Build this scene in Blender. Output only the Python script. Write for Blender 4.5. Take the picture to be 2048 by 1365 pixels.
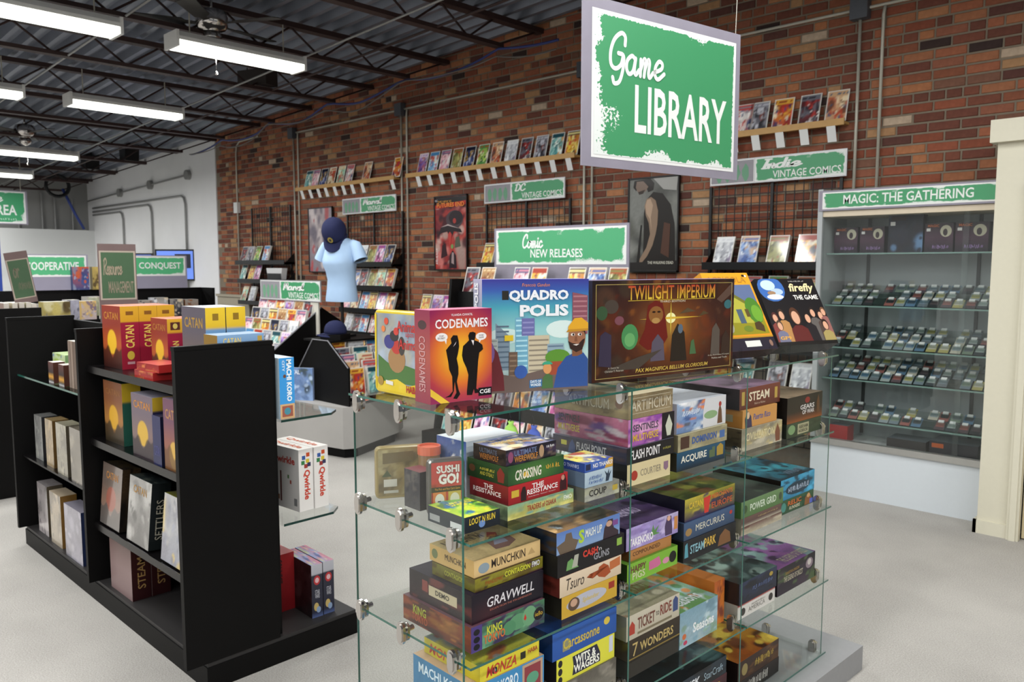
import bpy, bmesh, math, random
import numpy as np
from mathutils import Matrix, Vector

for o in list(bpy.data.objects): bpy.data.objects.remove(o)
S = bpy.context.scene
COL = S.collection
# ------------------------------------------------------------------ camera
F_PX, PSI, PIT, CAM_H = 1592.0, math.radians(44.06), math.radians(5.395), 1.693
cd = bpy.data.cameras.new('camera'); cam = bpy.data.objects.new('camera', cd); COL.objects.link(cam)
cd.sensor_width = 36; cd.lens = F_PX/2048*36; cd.clip_end = 100
cam.location = (0, 0, CAM_H); cam.rotation_euler = (math.pi/2-PIT, 0, PSI)
cd.dof.use_dof = True; cd.dof.focus_distance = 2.3; cd.dof.aperture_fstop = 7.0
S.camera = cam
# ------------------------------------------------------------------ world, exposure
w = bpy.data.worlds.new('world'); S.world = w; w.use_nodes = True
w.node_tree.nodes['Background'].inputs[0].default_value = (.80, .85, .95, 1)
w.node_tree.nodes['Background'].inputs[1].default_value = .18
S.view_settings.view_transform = 'Standard'; S.view_settings.look = 'None'
S.cycles.transparent_max_bounces = 32
S.view_settings.exposure = 0.07; S.view_settings.gamma = 1.0; S.view_settings.use_curve_mapping = False
LAMP_W = 34.0

# ------------------------------------------------------------------ pixel helpers (a pixel gives a direction only)
_c, _s = math.cos(PSI), math.sin(PSI)
_fw = np.array([-_s, _c, 0]); RT = np.array([_c, _s, 0]); _up = np.array([0, 0, 1.])
FW = math.cos(PIT)*_fw-math.sin(PIT)*_up; UPV = math.cos(PIT)*_up+math.sin(PIT)*_fw
CAMP = np.array([0, 0, CAM_H])
def ray(x, y): return FW+(x-1024)/F_PX*RT+(682.5-y)/F_PX*UPV
def onz(x, y, z): d = ray(x, y); return CAMP+d*(z-CAM_H)/d[2]
def ony(x, y, Y): d = ray(x, y); return CAMP+d*Y/d[1]
def onx(x, y, X): d = ray(x, y); return CAMP+d*X/d[0]
def project(P):
    P = np.asarray(P, float)-CAMP; z = P@FW
    return 1024+F_PX*(P@RT)/z, 682.5-F_PX*(P@UPV)/z, z

# ------------------------------------------------------------------ colour and materials
def lin(c):
    if isinstance(c, str):
        c = c.lstrip('#'); c = [int(c[i:i+2], 16)/255 for i in (0, 2, 4)]
        return tuple(x/12.92 if x <= .04045 else ((x+.055)/1.055)**2.4 for x in c)
    return tuple(c[:3])
MATS = {}
def mat(key, col, rough=.5, metal=0., spec=.5, var=.06, scale=40., bump=0., emit=0., coat=0.):
    if key in MATS: return MATS[key]
    m = bpy.data.materials.new(key); m.use_nodes = True; nt = m.node_tree; b = nt.nodes['Principled BSDF']
    c = lin(col)
    b.inputs['Roughness'].default_value = rough; b.inputs['Metallic'].default_value = metal
    b.inputs['Specular IOR Level'].default_value = spec; b.inputs['Coat Weight'].default_value = coat
    if var or bump:
        tc = nt.nodes.new('ShaderNodeTexCoord'); no = nt.nodes.new('ShaderNodeTexNoise')
        no.inputs['Scale'].default_value = scale; no.inputs['Detail'].default_value = 4
        nt.links.new(tc.outputs['Object'], no.inputs['Vector'])
        mr = nt.nodes.new('ShaderNodeMapRange'); mr.inputs[3].default_value = 1-var; mr.inputs[4].default_value = 1+var
        nt.links.new(no.outputs[0], mr.inputs[0])
        mx = nt.nodes.new('ShaderNodeMix'); mx.data_type = 'RGBA'; mx.blend_type = 'MULTIPLY'; mx.inputs[0].default_value = 1
        mx.inputs[6].default_value = (*c, 1); nt.links.new(mr.outputs[0], mx.inputs[7]); nt.links.new(mx.outputs[2], b.inputs['Base Color'])
        if bump:
            bp = nt.nodes.new('ShaderNodeBump'); bp.inputs['Strength'].default_value = bump; bp.inputs['Distance'].default_value = .004
            nt.links.new(no.outputs[0], bp.inputs['Height']); nt.links.new(bp.outputs[0], b.inputs['Normal'])
    else: b.inputs['Base Color'].default_value = (*c, 1)
    if emit:
        b.inputs['Emission Color'].default_value = (*c, 1); b.inputs['Emission Strength'].default_value = emit
    MATS[key] = m; return m
def vcmat(key, rough=.35, spec=.5, coat=0., metal=0., bump=0., bscale=30., grain=0.):
    if key in MATS: return MATS[key]
    m = bpy.data.materials.new(key); m.use_nodes = True; nt = m.node_tree; b = nt.nodes['Principled BSDF']
    at = nt.nodes.new('ShaderNodeAttribute'); at.attribute_name = 'Col'
    src = at.outputs['Color']
    if grain or bump:
        tc = nt.nodes.new('ShaderNodeTexCoord'); no = nt.nodes.new('ShaderNodeTexNoise'); no.inputs['Scale'].default_value = bscale; no.inputs['Detail'].default_value = 5
        nt.links.new(tc.outputs['Object'], no.inputs['Vector'])
        if grain:
            mr = nt.nodes.new('ShaderNodeMapRange'); mr.inputs[3].default_value = 1-grain; mr.inputs[4].default_value = 1+grain
            nt.links.new(no.outputs[0], mr.inputs[0])
            mx = nt.nodes.new('ShaderNodeMix'); mx.data_type = 'RGBA'; mx.blend_type = 'MULTIPLY'; mx.inputs[0].default_value = 1
            nt.links.new(src, mx.inputs[6]); nt.links.new(mr.outputs[0], mx.inputs[7]); src = mx.outputs[2]
        if bump:
            bp = nt.nodes.new('ShaderNodeBump'); bp.inputs['Strength'].default_value = bump; bp.inputs['Distance'].default_value = .004
            nt.links.new(no.outputs[0], bp.inputs['Height']); nt.links.new(bp.outputs[0], b.inputs['Normal'])
    nt.links.new(src, b.inputs['Base Color'])
    b.inputs['Roughness'].default_value = rough; b.inputs['Specular IOR Level'].default_value = spec
    b.inputs['Coat Weight'].default_value = coat; b.inputs['Coat Roughness'].default_value = .08; b.inputs['Metallic'].default_value = metal
    MATS[key] = m; return m
def glassmat(key, tint, refl=1.0, rough=.0):
    if key in MATS: return MATS[key]
    m = bpy.data.materials.new(key); m.use_nodes = True; nt = m.node_tree; nt.nodes.clear()
    out = nt.nodes.new('ShaderNodeOutputMaterial'); tr = nt.nodes.new('ShaderNodeBsdfTransparent'); tr.inputs[0].default_value = (*tint, 1)
    gl = nt.nodes.new('ShaderNodeBsdfGlossy'); gl.inputs['Roughness'].default_value = rough
    lw = nt.nodes.new('ShaderNodeLayerWeight'); lw.inputs[0].default_value = .5
    pw = nt.nodes.new('ShaderNodeMath'); pw.operation = 'POWER'; pw.inputs[1].default_value = 5; nt.links.new(lw.outputs['Facing'], pw.inputs[0])
    mu = nt.nodes.new('ShaderNodeMath'); mu.operation = 'MULTIPLY_ADD'; mu.inputs[1].default_value = .9*refl; mu.inputs[2].default_value = .035*refl; nt.links.new(pw.outputs[0], mu.inputs[0])
    mx = nt.nodes.new('ShaderNodeMixShader'); nt.links.new(mu.outputs[0], mx.inputs[0]); nt.links.new(tr.outputs[0], mx.inputs[1]); nt.links.new(gl.outputs[0], mx.inputs[2])
    nt.links.new(mx.outputs[0], out.inputs[0]); MATS[key] = m; return m
PRINT = vcmat('printed_card', .36, .25, coat=.05)
WRAP = vcmat('shrink_wrapped_print', .25, .5, coat=.8, bump=.25, bscale=18)
MATTE = vcmat('matte_print', .6, .4)
TIN = vcmat('printed_tin', .28, .6, coat=.4)
BAG = vcmat('bagged_comic_cover', .35, .5, coat=.6, bump=.6, bscale=14)
BLACK = mat('black_laminate', '0a0909', .5, spec=.15, var=.12, scale=9)
BLACKM = mat('black_steel', '0c0c0d', .4, spec=.4, var=.1, scale=20)
DKGREY = mat('dark_grey_deck', '282626', .5, var=.08, scale=25)
WHITE = mat('white_enamel', 'd9d9d6', .4)
PAPER = mat('white_paper', 'e2e2e0', .7, var=.02)
GALV = mat('dull_grey_conduit', '8f8f8d', .45, metal=.2, var=.1, scale=60)
CHROME = mat('chrome', 'c4c0bc', .16, metal=1., var=0)
STEEL = mat('galvanised_conduit', 'b4b0a2', .4, metal=.15, var=.1, scale=60)
GLASS = glassmat('clear_glass', (.975, .99, .98), .75)
GLEDGE = mat('green_glass_edge', '235e52', .15, var=.05, coat=.5)
CREAM = mat('cream_paint', 'cdc8b4', .55, var=.03)

# ------------------------------------------------------------------ mesh builder
class MB:
    def __init__(s): s.v = []; s.f = []; s.c = []; s.m = []; s.uv = {}
    def face(s, idx, col=(1, 1, 1), m=0): s.f.append(tuple(idx)); s.c.append(col); s.m.append(m)
    def poly(s, pts, col=(1, 1, 1), m=0):
        n = len(s.v); s.v += [tuple(p) for p in pts]; s.face(range(n, n+len(pts)), col, m)
    def box(s, x0, y0, z0, x1, y1, z1, col=(1, 1, 1), m=0, M=None, cols=None):
        P = [(x0, y0, z0), (x1, y0, z0), (x1, y1, z0), (x0, y1, z0), (x0, y0, z1), (x1, y0, z1), (x1, y1, z1), (x0, y1, z1)]
        if M is not None: P = [tuple(M @ Vector(p)) for p in P]
        n = len(s.v); s.v += P
        for k, q in enumerate(((0, 3, 2, 1), (4, 5, 6, 7), (0, 1, 5, 4), (1, 2, 6, 5), (2, 3, 7, 6), (3, 0, 4, 7))):
            s.face([n+i for i in q], cols[k] if cols else col, m)
    def tube(s, pts, r, n=8, col=(1, 1, 1), m=0, cap=True):
        pts = [Vector(p) for p in pts]; rs = r if isinstance(r, (list, tuple)) else [r]*len(pts)
        base = len(s.v); prev = None
        for i, p in enumerate(pts):
            t = (pts[min(i+1, len(pts)-1)]-pts[max(i-1, 0)]).normalized()
            a = t.orthogonal().normalized() if prev is None else (prev-t*prev.dot(t)).normalized()
            prev = a; b = t.cross(a)
            for k in range(n):
                q = 2*math.pi*k/n; s.v.append(tuple(p+(a*math.cos(q)+b*math.sin(q))*rs[i]))
        for i in range(len(pts)-1):
            for k in range(n):
                k2 = (k+1) % n; s.face((base+i*n+k, base+i*n+k2, base+(i+1)*n+k2, base+(i+1)*n+k), col, m)
        if cap:
            s.face([base+k for k in range(n)][::-1], col, m); s.face([base+(len(pts)-1)*n+k for k in range(n)], col, m)
    def rings(s, rings, col=(1, 1, 1), m=0, cap=True):
        n = len(rings[0]); base = len(s.v)
        for r in rings: s.v += [tuple(p) for p in r]
        for i in range(len(rings)-1):
            for k in range(n):
                k2 = (k+1) % n; s.face((base+i*n+k, base+i*n+k2, base+(i+1)*n+k2, base+(i+1)*n+k), col, m)
        if cap: s.face([base+k for k in range(n)][::-1], col, m); s.face([base+(len(rings)-1)*n+k for k in range(n)], col, m)
    def lathe(s, prof, n=20, c=(0, 0, 0), col=(1, 1, 1), m=0, cap=True):
        s.rings([[(c[0]+r*math.cos(2*math.pi*k/n), c[1]+r*math.sin(2*math.pi*k/n), c[2]+z) for k in range(n)] for r, z in prof], col, m, cap)
    def prism(s, poly, h0, h1, axis='z', col=(1, 1, 1), m=0):
        def mk(p, h): return {'z': (p[0], p[1], h), 'x': (h, p[0], p[1]), 'y': (p[0], h, p[1])}[axis]
        n = len(poly); b = len(s.v); s.v += [mk(p, h0) for p in poly]+[mk(p, h1) for p in poly]
        s.face([b+i for i in range(n)][::-1], col, m); s.face([b+n+i for i in range(n)], col, m)
        for i in range(n): s.face((b+i, b+(i+1) % n, b+n+(i+1) % n, b+n+i), col, m)
    def grid(s, O, ux, uy, cols, m=0):
        M_, N_ = cols.shape[0]-1, cols.shape[1]-1
        O = np.array(O, float); ux = np.array(ux, float); uy = np.array(uy, float); b = len(s.v)
        for j in range(M_+1):
            for i in range(N_+1): s.v.append(tuple(O+ux*i/N_+uy*j/M_))
        for j in range(M_):
            for i in range(N_):
                q = [(j, i), (j, i+1), (j+1, i+1), (j+1, i)]
                s.face([b+a*(N_+1)+c_ for a, c_ in q], [tuple(cols[a, c_]) for a, c_ in q], m)
    def mesh(s, name, mats, smooth=False, fixn=False):
        me = bpy.data.meshes.new(name); me.from_pydata(s.v, [], s.f)
        for mm in mats: me.materials.append(mm)
        me.polygons.foreach_set('material_index', s.m)
        if smooth: me.polygons.foreach_set('use_smooth', [True]*len(s.f))
        ca = me.color_attributes.new('Col', 'FLOAT_COLOR', 'CORNER'); arr = []
        for f_, c in zip(s.f, s.c):
            if len(c) and isinstance(c[0], (tuple, list)):
                for k in c: arr += [k[0], k[1], k[2], 1]
            else:
                for _ in f_: arr += [c[0], c[1], c[2], 1]
        ca.data.foreach_set('color', arr)
        if fixn:
            bm = bmesh.new(); bm.from_mesh(me); bmesh.ops.recalc_face_normals(bm, faces=bm.faces); bm.to_mesh(me); bm.free()
        me.update(); return me
    def build(s, name, mats, parent=None, loc=None, rotz=0, smooth=False, fixn=True):
        if not isinstance(mats, (list, tuple)): mats = [mats]
        return link(name, s.mesh(name, mats, smooth, fixn), parent, loc, rotz)
def link(name, data, parent=None, loc=None, rotz=0):
    o = bpy.data.objects.new(name, data); COL.objects.link(o)
    if parent is not None: o.parent = parent
    if loc is not None: o.location = loc
    if rotz: o.rotation_euler = (0, 0, rotz)
    return o
def tag(o, label, cat, group=None):
    o['label'] = label; o['category'] = cat
    if group: o['group'] = group
    return o
def empty(name, loc=(0, 0, 0), rotz=0):
    o = link(name, None, None, loc, rotz); o.empty_display_size = .1; return o
def struct(o): o['kind'] = 'structure'; return o
def copy_tree(o, parent=None):
    c = o.copy(); COL.objects.link(c); c.parent = parent
    for ch in list(o.children): copy_tree(ch, c)
    return c

# ------------------------------------------------------------------ procedural print pictures
def uvg(n, m): return np.meshgrid(np.linspace(0, 1, n+1), np.linspace(0, 1, m+1))
def lerp(a, b, t): return a*(1-t[..., None])+np.array(b)*t[..., None]
def sstep(a, b, x): t = np.clip((x-a)/(b-a), 0, 1); return t*t*(3-2*t)
def art(pal, seed=0, k=16, soft=.25, size=.22, aspect=1.):
    pal = [np.array(lin(p)) for p in pal]
    def f(U, V):
        r = np.random.RandomState(seed); c = lerp(np.broadcast_to(pal[0], U.shape+(3,)).copy(), pal[1 % len(pal)], V)
        for i in range(k*3):
            cx, cy = r.rand(2); rx, ry = (r.rand(2)*.8+.3)*size*(1 if i < k else .36); an = r.rand()*3.14; p = pal[r.randint(len(pal))]*(.75+.5*r.rand())
            dx = (U-cx)*aspect; dy = V-cy; x = (dx*np.cos(an)+dy*np.sin(an))/rx; y = (-dx*np.sin(an)+dy*np.cos(an))/ry
            c = lerp(c, p, .9*(1-sstep(1-soft, 1+soft, np.sqrt(x*x+y*y))))
        return np.clip(c*(.92+.16*r.rand(*U.shape)[..., None]), 0, 1)
    return f
def grad(*stops):
    st = [(t, np.array(lin(c))) for t, c in stops]
    def f(U, V):
        c = np.broadcast_to(st[0][1], U.shape+(3,)).copy()
        for (t0, c0), (t1, c1) in zip(st[:-1], st[1:]): c = lerp(c, c1, np.clip((V-t0)/(t1-t0), 0, 1))
        return c
    return f
def radial(cx, cy, asp, *stops):
    st = [(t, np.array(lin(c))) for t, c in stops]
    def f(U, V):
        d = np.sqrt(((U-cx)*asp)**2+(V-cy)**2); c = np.broadcast_to(st[0][1], U.shape+(3,)).copy()
        for (t0, c0), (t1, c1) in zip(st[:-1], st[1:]): c = lerp(c, c1, np.clip((d-t0)/(t1-t0), 0, 1))
        return c
    return f
def sunset(top, mid, low, sun='e0b030', sy=.42, sx=.5, sr=.2):
    g = grad((0, low), (.38, mid), (.7, top), (1, top)); sunc = lin(sun)
    def f(U, V):
        c = g(U, V); d = np.sqrt(((U-sx)*.8)**2+(V-sy)**2)
        c = lerp(c, sunc, 1-sstep(sr*.92, sr*1.05, d))
        hill = .28+.06*np.sin(U*9)+.05*np.cos(U*17+1); c = lerp(c, np.array(lin(low))*.45, (1-sstep(hill-.02, hill+.02, V))*.8)
        return c
    return f
def ell(cx, cy, rx, ry, n=18, a0=0., a1=2*math.pi):
    return [(cx+rx*math.cos(a0+(a1-a0)*i/n), cy+ry*math.sin(a0+(a1-a0)*i/n)) for i in range(n+(0 if a1-a0 > 6.28 else 1))]

# ------------------------------------------------------------------ lettering (text curves are turned into flat meshes at the end)
TEXTS = []
def frame(face, wa, db, h):
    return {'front': ((0, 0, 0), (1, 0, 0), (0, 0, 1), (0, -1, 0), wa, h), 'back': ((wa, db, 0), (-1, 0, 0), (0, 0, 1), (0, 1, 0), wa, h),
            'right': ((wa, 0, 0), (0, 1, 0), (0, 0, 1), (1, 0, 0), db, h), 'left': ((0, db, 0), (0, -1, 0), (0, 0, 1), (-1, 0, 0), db, h),
            'top': ((0, 0, h), (1, 0, 0), (0, 1, 0), (0, 0, 1), wa, db)}[face]
def text(parent, fr, s_, u0, v0, u1, v1, col, rot=0, bold=.0, shear=0., col2=None, off=.0006, name='lettering'):
    TEXTS.append(dict(parent=parent, fr=fr, s=s_, r=(u0, v0, u1, v1), col=col, rot=rot, bold=bold, shear=shear, col2=col2, off=off, name=name))
def squiggle(s_):
    """unreadable lettering: an uneven row of slanted strokes"""
    r = random.Random(s_); V, Fc = [], []; x = 0.
    for ch in range(max(4, len(s_)*2)):
        h0, h1 = r.uniform(0, .2), r.uniform(.7, 1.); w_ = r.uniform(.09, .14); dx = r.uniform(-.12, .22); n = len(V)
        V += [(x, h0), (x+w_, h0), (x+w_+dx, h1), (x+dx, h1)]; Fc.append((n, n+1, n+2, n+3))
        if r.random() < .5:
            y = r.choice((h0, (h0+h1)/2-.05, h1-.12)); n = len(V); V += [(x+w_, y), (x+w_+.16, y), (x+w_+.16, y+.12), (x+w_, y+.12)]; Fc.append((n, n+1, n+2, n+3))
        x += r.uniform(.26, .36)
    return np.array(V), Fc
def flush_texts():
    cache = {}
    for t in TEXTS:
        k = (t['s'], t['bold'])
        if k in cache or t['s'].startswith('~'): continue
        cu = bpy.data.curves.new('txt', 'FONT'); cu.body = t['s']; cu.resolution_u = 2; cu.offset = t['bold']; cu.fill_mode = 'FRONT'
        cache[k] = link('txt', cu)
    bpy.context.view_layer.update(); dg = bpy.context.evaluated_depsgraph_get(); geo = {}
    for k, o in cache.items():
        me = o.evaluated_get(dg).to_mesh(); n = len(me.vertices); V = np.zeros(n*3); me.vertices.foreach_get('co', V); V = V.reshape(-1, 3)[:, :2]
        geo[k] = (V.copy(), [tuple(p.vertices) for p in me.polygons]); o.evaluated_get(dg).to_mesh_clear()
    for o in cache.values(): cu = o.data; bpy.data.objects.remove(o); bpy.data.curves.remove(cu)
    ink = vcmat('printing_ink', .4, .4)
    for t in TEXTS:
        V, Fc = squiggle(t['s']) if t['s'].startswith('~') else geo[(t['s'], t['bold'])]
        if not len(V): continue
        V = V.copy(); V[:, 0] += V[:, 1]*t['shear']; mn, mx = V.min(0), V.max(0); Q = (V-mn)/np.maximum(mx-mn, 1e-6); T = Q.copy()
        if t['rot'] == 90: Q = np.stack([1-T[:, 1], T[:, 0]], 1)
        elif t['rot'] == -90: Q = np.stack([T[:, 1], 1-T[:, 0]], 1)
        elif t['rot'] == 180: Q = 1-T
        u0, v0, u1, v1 = t['r']; O, ux, uy, nn, W_, H_ = t['fr']
        P = np.array(O)+np.outer((u0+(u1-u0)*Q[:, 0])*W_, ux)+np.outer((v0+(v1-v0)*Q[:, 1])*H_, uy)+np.array(nn)*t['off']
        c1 = np.array(lin(t['col'])); c2 = np.array(lin(t['col2'])) if t['col2'] else c1
        mb = MB(); mb.v = [tuple(p) for p in P]
        for f_ in Fc: mb.face(f_, [tuple(c1*(1-T[i, 1])+c2*T[i, 1]) for i in f_])
        mb.build(t['name'], ink, t['parent'], fixn=False)
def shapes(parent, items, dims, name='cover_print', material=None):
    mb = MB(); k = {}
    for face, pts, col in items:
        O, ux, uy, nn, W_, H_ = frame(face, *dims); k[face] = k.get(face, 0)+1
        O = np.array(O)+np.array(nn)*(.00003*k[face]+.0002)
        P = [tuple(O+np.array(ux)*u*W_+np.array(uy)*v*H_) for u, v in pts]
        c = col if not callable(col) else None
        mb.poly(P, lin(col))
    return mb.build(name, material or PRINT, parent, fixn=False)

# ------------------------------------------------------------------ a boxed game: body with printed faces
def facegrid(mb, face, wa, db, h, spec, cell=.008, nmax=80):
    O, ux, uy, nn, W_, H_ = frame(face, wa, db, h)
    ux = np.array(ux)*W_; uy = np.array(uy)*H_
    if callable(spec):
        n = int(min(nmax, max(2, W_/cell))); m = int(min(nmax, max(2, H_/cell))); U, V = uvg(n, m); mb.grid(O, ux, uy, spec(U, V))
    else:
        O = np.array(O); mb.poly([O, O+ux, O+ux+uy, O+uy], lin(spec))
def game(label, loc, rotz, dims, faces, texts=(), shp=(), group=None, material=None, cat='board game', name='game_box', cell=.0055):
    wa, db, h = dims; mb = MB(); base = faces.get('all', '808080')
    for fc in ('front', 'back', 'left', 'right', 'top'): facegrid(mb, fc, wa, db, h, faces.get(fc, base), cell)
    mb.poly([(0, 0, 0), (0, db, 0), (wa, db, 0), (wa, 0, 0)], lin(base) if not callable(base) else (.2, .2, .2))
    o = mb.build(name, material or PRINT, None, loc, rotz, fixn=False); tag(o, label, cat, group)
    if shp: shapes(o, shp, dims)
    for t in texts:
        face, s_, u0, v0, u1, v1, col = t[:7]; kw = t[7] if len(t) > 7 else {}
        kw = dict(kw); kw.setdefault('off', .0005+.00003*(len(shp)+2)); text(o, frame(face, *dims), s_, u0, v0, u1, v1, col, **kw)
    return o
# ================================================================== SETTING
WY = 6.35                       # brick wall plane
def roof(x): return 4.14+.042*(min(x, 2)+5.73)
XL, XR, YL = -19.3, 4.6, -7.6
# floor: loop pile carpet
def carpet():
    m = bpy.data.materials.new('grey_beige_carpet'); m.use_nodes = True; nt = m.node_tree; b = nt.nodes['Principled BSDF']
    tc = nt.nodes.new('ShaderNodeTexCoord'); n1 = nt.nodes.new('ShaderNodeTexNoise'); n2 = nt.nodes.new('ShaderNodeTexNoise')
    n1.inputs['Scale'].default_value = 1.3; n1.inputs['Detail'].default_value = 5; n2.inputs['Scale'].default_value = 160; n2.inputs['Detail'].default_value = 3
    for n in (n1, n2): nt.links.new(tc.outputs['Object'], n.inputs['Vector'])
    ad = nt.nodes.new('ShaderNodeMath'); ad.operation = 'MULTIPLY_ADD'; ad.inputs[1].default_value = .45; nt.links.new(n1.outputs[0], ad.inputs[0]); 
    a2 = nt.nodes.new('ShaderNodeMath'); a2.operation = 'MULTIPLY'; a2.inputs[1].default_value = .55; nt.links.new(n2.outputs[0], a2.inputs[0]); nt.links.new(a2.outputs[0], ad.inputs[2])
    cr = nt.nodes.new('ShaderNodeValToRGB'); cr.color_ramp.elements[0].position = .3; cr.color_ramp.elements[1].position = .7
    cr.color_ramp.elements[0].color = (*lin('8d8a85'), 1); cr.color_ramp.elements[1].color = (*lin('bcb8b2'), 1)
    nt.links.new(ad.outputs[0], cr.inputs[0]); nt.links.new(cr.outputs[0], b.inputs['Base Color']); b.inputs['Roughness'].default_value = .95; b.inputs['Specular IOR Level'].default_value = .1
    bp = nt.nodes.new('ShaderNodeBump'); bp.inputs['Strength'].default_value = .35; bp.inputs['Distance'].default_value = .004; nt.links.new(n2.outputs[0], bp.inputs['Height']); nt.links.new(bp.outputs[0], b.inputs['Normal'])
    return m
mb = MB(); mb.box(XL-.3, YL, -.1, XR, WY+.4, 0); struct(mb.build('floor', carpet()))
WALLW = mat('white_block_paint', 'e6e6e6', .6, var=.05, scale=3)
WALLG = mat('grey_painted_block', '8f8f8c', .7, var=.06, scale=3)
# corrugated roof deck, ribs along the brick wall
mb = MB(); prof = []; y = YL
while y < WY+.3: prof += [(y, 0), (y+.05, .0), (y+.085, .075), (y+.165, .075)]; y += .2
x0, x1 = XL-.3, XR
b = len(mb.v)
for xx in (x0, 2, x1):
    for (yy, zz) in prof: mb.v.append((xx, yy, roof(xx)+.03+zz))
n = len(prof)
for k in range(2):
    for i in range(n-1): mb.face((b+k*n+i, b+k*n+i+1, b+(k+1)*n+i+1, b+(k+1)*n+i))
deck = struct(mb.build('ceiling', mat('grey_metal_deck', '7d828e', .4, metal=.5, var=.2, scale=4), fixn=False))
# open web joists
JRED = mat('red_oxide_steel', '33201d', .6, var=.2, scale=14)
mbt, mbb, mbw = MB(), MB(), MB()
mbt.box(-.05, YL, -.05, .05, WY+.05, .0); mbb.box(-.045, YL, -.30, .045, 5.76, -.262)
yy = YL; k = 0
while yy < 5.5:
    za, zb = (-.04, -.275) if k % 2 else (-.275, -.04)
    mbw.tube([(0, yy, za), (0, yy+.34, zb)], .011, 5); yy += .34; k += 1
mbw.tube([(0, 5.72, -.27), (0, 6.3, -.03)], .011, 5)
mt, mbm, mw = mbt.mesh('top_chord', [JRED], fixn=True), mbb.mesh('bottom_chord', [JRED], fixn=True), mbw.mesh('web', [JRED], fixn=True)
for i in range(-9, 6):
    X = -5.73+1.47*i
    if X < XL: continue
    e = struct(empty('ceiling_joist', (X, 0, roof(X))))
    link('top_chord', mt, e); link('bottom_chord', mbm, e); link('web', mw, e)
# bridging angles that run across the joists
for yb, zb in ((1.2, -.27), (4.9, -.28)):
    mb = MB(); mb.tube([(XL, yb, roof(XL)+zb), (2, yb, roof(2)+zb)], .012, 6); struct(mb.build('ceiling_bridging', JRED))

# ---------------- brick wall: mortar slab, 300 nearest bricks single, the rest joined
BX0, BX1 = -13.1, XR
mb = MB(); mb.box(BX0, WY, 0, BX1, WY+.3, 4.7); wallb = struct(mb.build('wall_right', mat('grey_brown_mortar', '7c7060', .9, var=.2, scale=25, bump=.5)))
BRICKC = ['84503b', '764738', '985d44', '684034', 'a46c4a', 'a67f5b', '8c5844', '5a3a33', '8e513c', '9a6548', '785444', 'b5a08a', '3c2e2b', 'aa7552', '814936', '6d4236']
BRW = [10, 9, 9, 8, 7, 5, 9, 6, 9, 8, 6, 2, 2, 6, 9, 8]
BRM = vcmat('fired_brick', .85, .25, grain=.28, bump=.5, bscale=26)
rnd = random.Random(5)
def brickmesh(mb, L, H, D, col, ox=0, oy=0, oz=0, jit=0.):
    j = lambda: rnd.uniform(-jit, jit)
    fr = [(ox+.004+j(), oy-D, oz+.004+j()), (ox+L-.004+j(), oy-D+j()*.5, oz+.004+j()), (ox+L-.004+j(), oy-D, oz+H-.004+j()), (ox+.004+j(), oy-D+j()*.5, oz+H-.004+j())]
    bk = [(ox, oy, oz), (ox+L, oy, oz), (ox+L, oy, oz+H), (ox, oy, oz+H)]
    n = len(mb.v); mb.v += fr+bk; mb.face((n, n+1, n+2, n+3), col)
    for i in range(4): mb.face((n+i, n+4+i, n+4+(i+1) % 4, n+(i+1) % 4), col)
BL, BH, BC = .205, .060, .0735
variants = []
for i, c in enumerate(BRICKC):
    m_ = MB(); brickmesh(m_, BL, BH, .007, lin(c), jit=.002); variants.append(m_.mesh('brick', [BRM]))
halves = []
for i, c in enumerate(BRICKC[:6]):
    m_ = MB(); brickmesh(m_, .098, BH, .007, lin(c), jit=.002); halves.append(m_.mesh('brick', [BRM]))
cand = []
row = 0; z = .02
while z < 4.3:
    x = BX0+(-.1 if row % 2 else 0)+rnd.uniform(-.02, .02)
    while x < .6:
        half = rnd.random() < (.75 if row % 6 == 3 else .05); L = .098 if half else BL
        if x > BX0-.005 and z < roof(x)+.12: cand.append((x, z, half))
        x += L+.012
    z += BC; row += 1
def visible(x, z):
    px, py, d = project((x, WY, z))
    if not (-40 < px < 2090 and -30 < py < 760): return False
    if x > -2.6 and z < 2.2: return False
    if 1165 < px < 1475 and py < 340: return False
    if px > 1990 and py > 250: return False
    if 945 < px < 1560 and py > 555: return False
    return True
vis = sorted([c for c in cand if visible(c[0], c[1])], key=lambda c: project((c[0], WY, c[1]))[2])
single = set(vis[:300]); rest = MB()
for (x, z, half) in cand:
    ci = rnd.choices(range(len(BRICKC)), BRW)[0]
    if (x, z, half) in single:
        o = link('brick', halves[ci % 6] if half else variants[ci], wallb, (x, WY, z))
    elif visible(x, z) or (x > -13.2 and z > .9 and x < -2.3):
        brickmesh(rest, .098 if half else BL, BH, .007, lin(BRICKC[ci]), x, WY, z, .002)
o = rest.build('brickwork', BRM, wallb, fixn=False); o['kind'] = 'stuff'
# white painted continuation, sill, end wall, partition, other walls
mb = MB(); mb.box(XL-.3, WY-.02, 0, BX0, WY+.3, 4.4); struct(mb.build('wall_white', WALLW))
mb = MB(); mb.box(BX0, WY-.06, 0, -12.0, WY-.001, 1.18); mb.box(BX0, WY-.09, 1.18, -11.95, WY-.001, 1.22); struct(mb.build('trim_1', mat('grey_cream_paint', 'a39b88', .6)))
mb = MB(); mb.box(XL-.3, YL, 0, XL, WY+.3, 4.4); struct(mb.build('wall_end', WALLG))
mb = MB(); mb.box(XL, 1.0, 0, XL+.35, WY-.02, 2.47); struct(mb.build('wall_partition', mat('light_grey_drywall', 'd2d4d2', .6, var=.03, scale=2)))
mb = MB(); mb.box(XL-.3, YL-.3, 0, XR, YL, 4.7); struct(mb.build('wall_left', WALLW))
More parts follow.
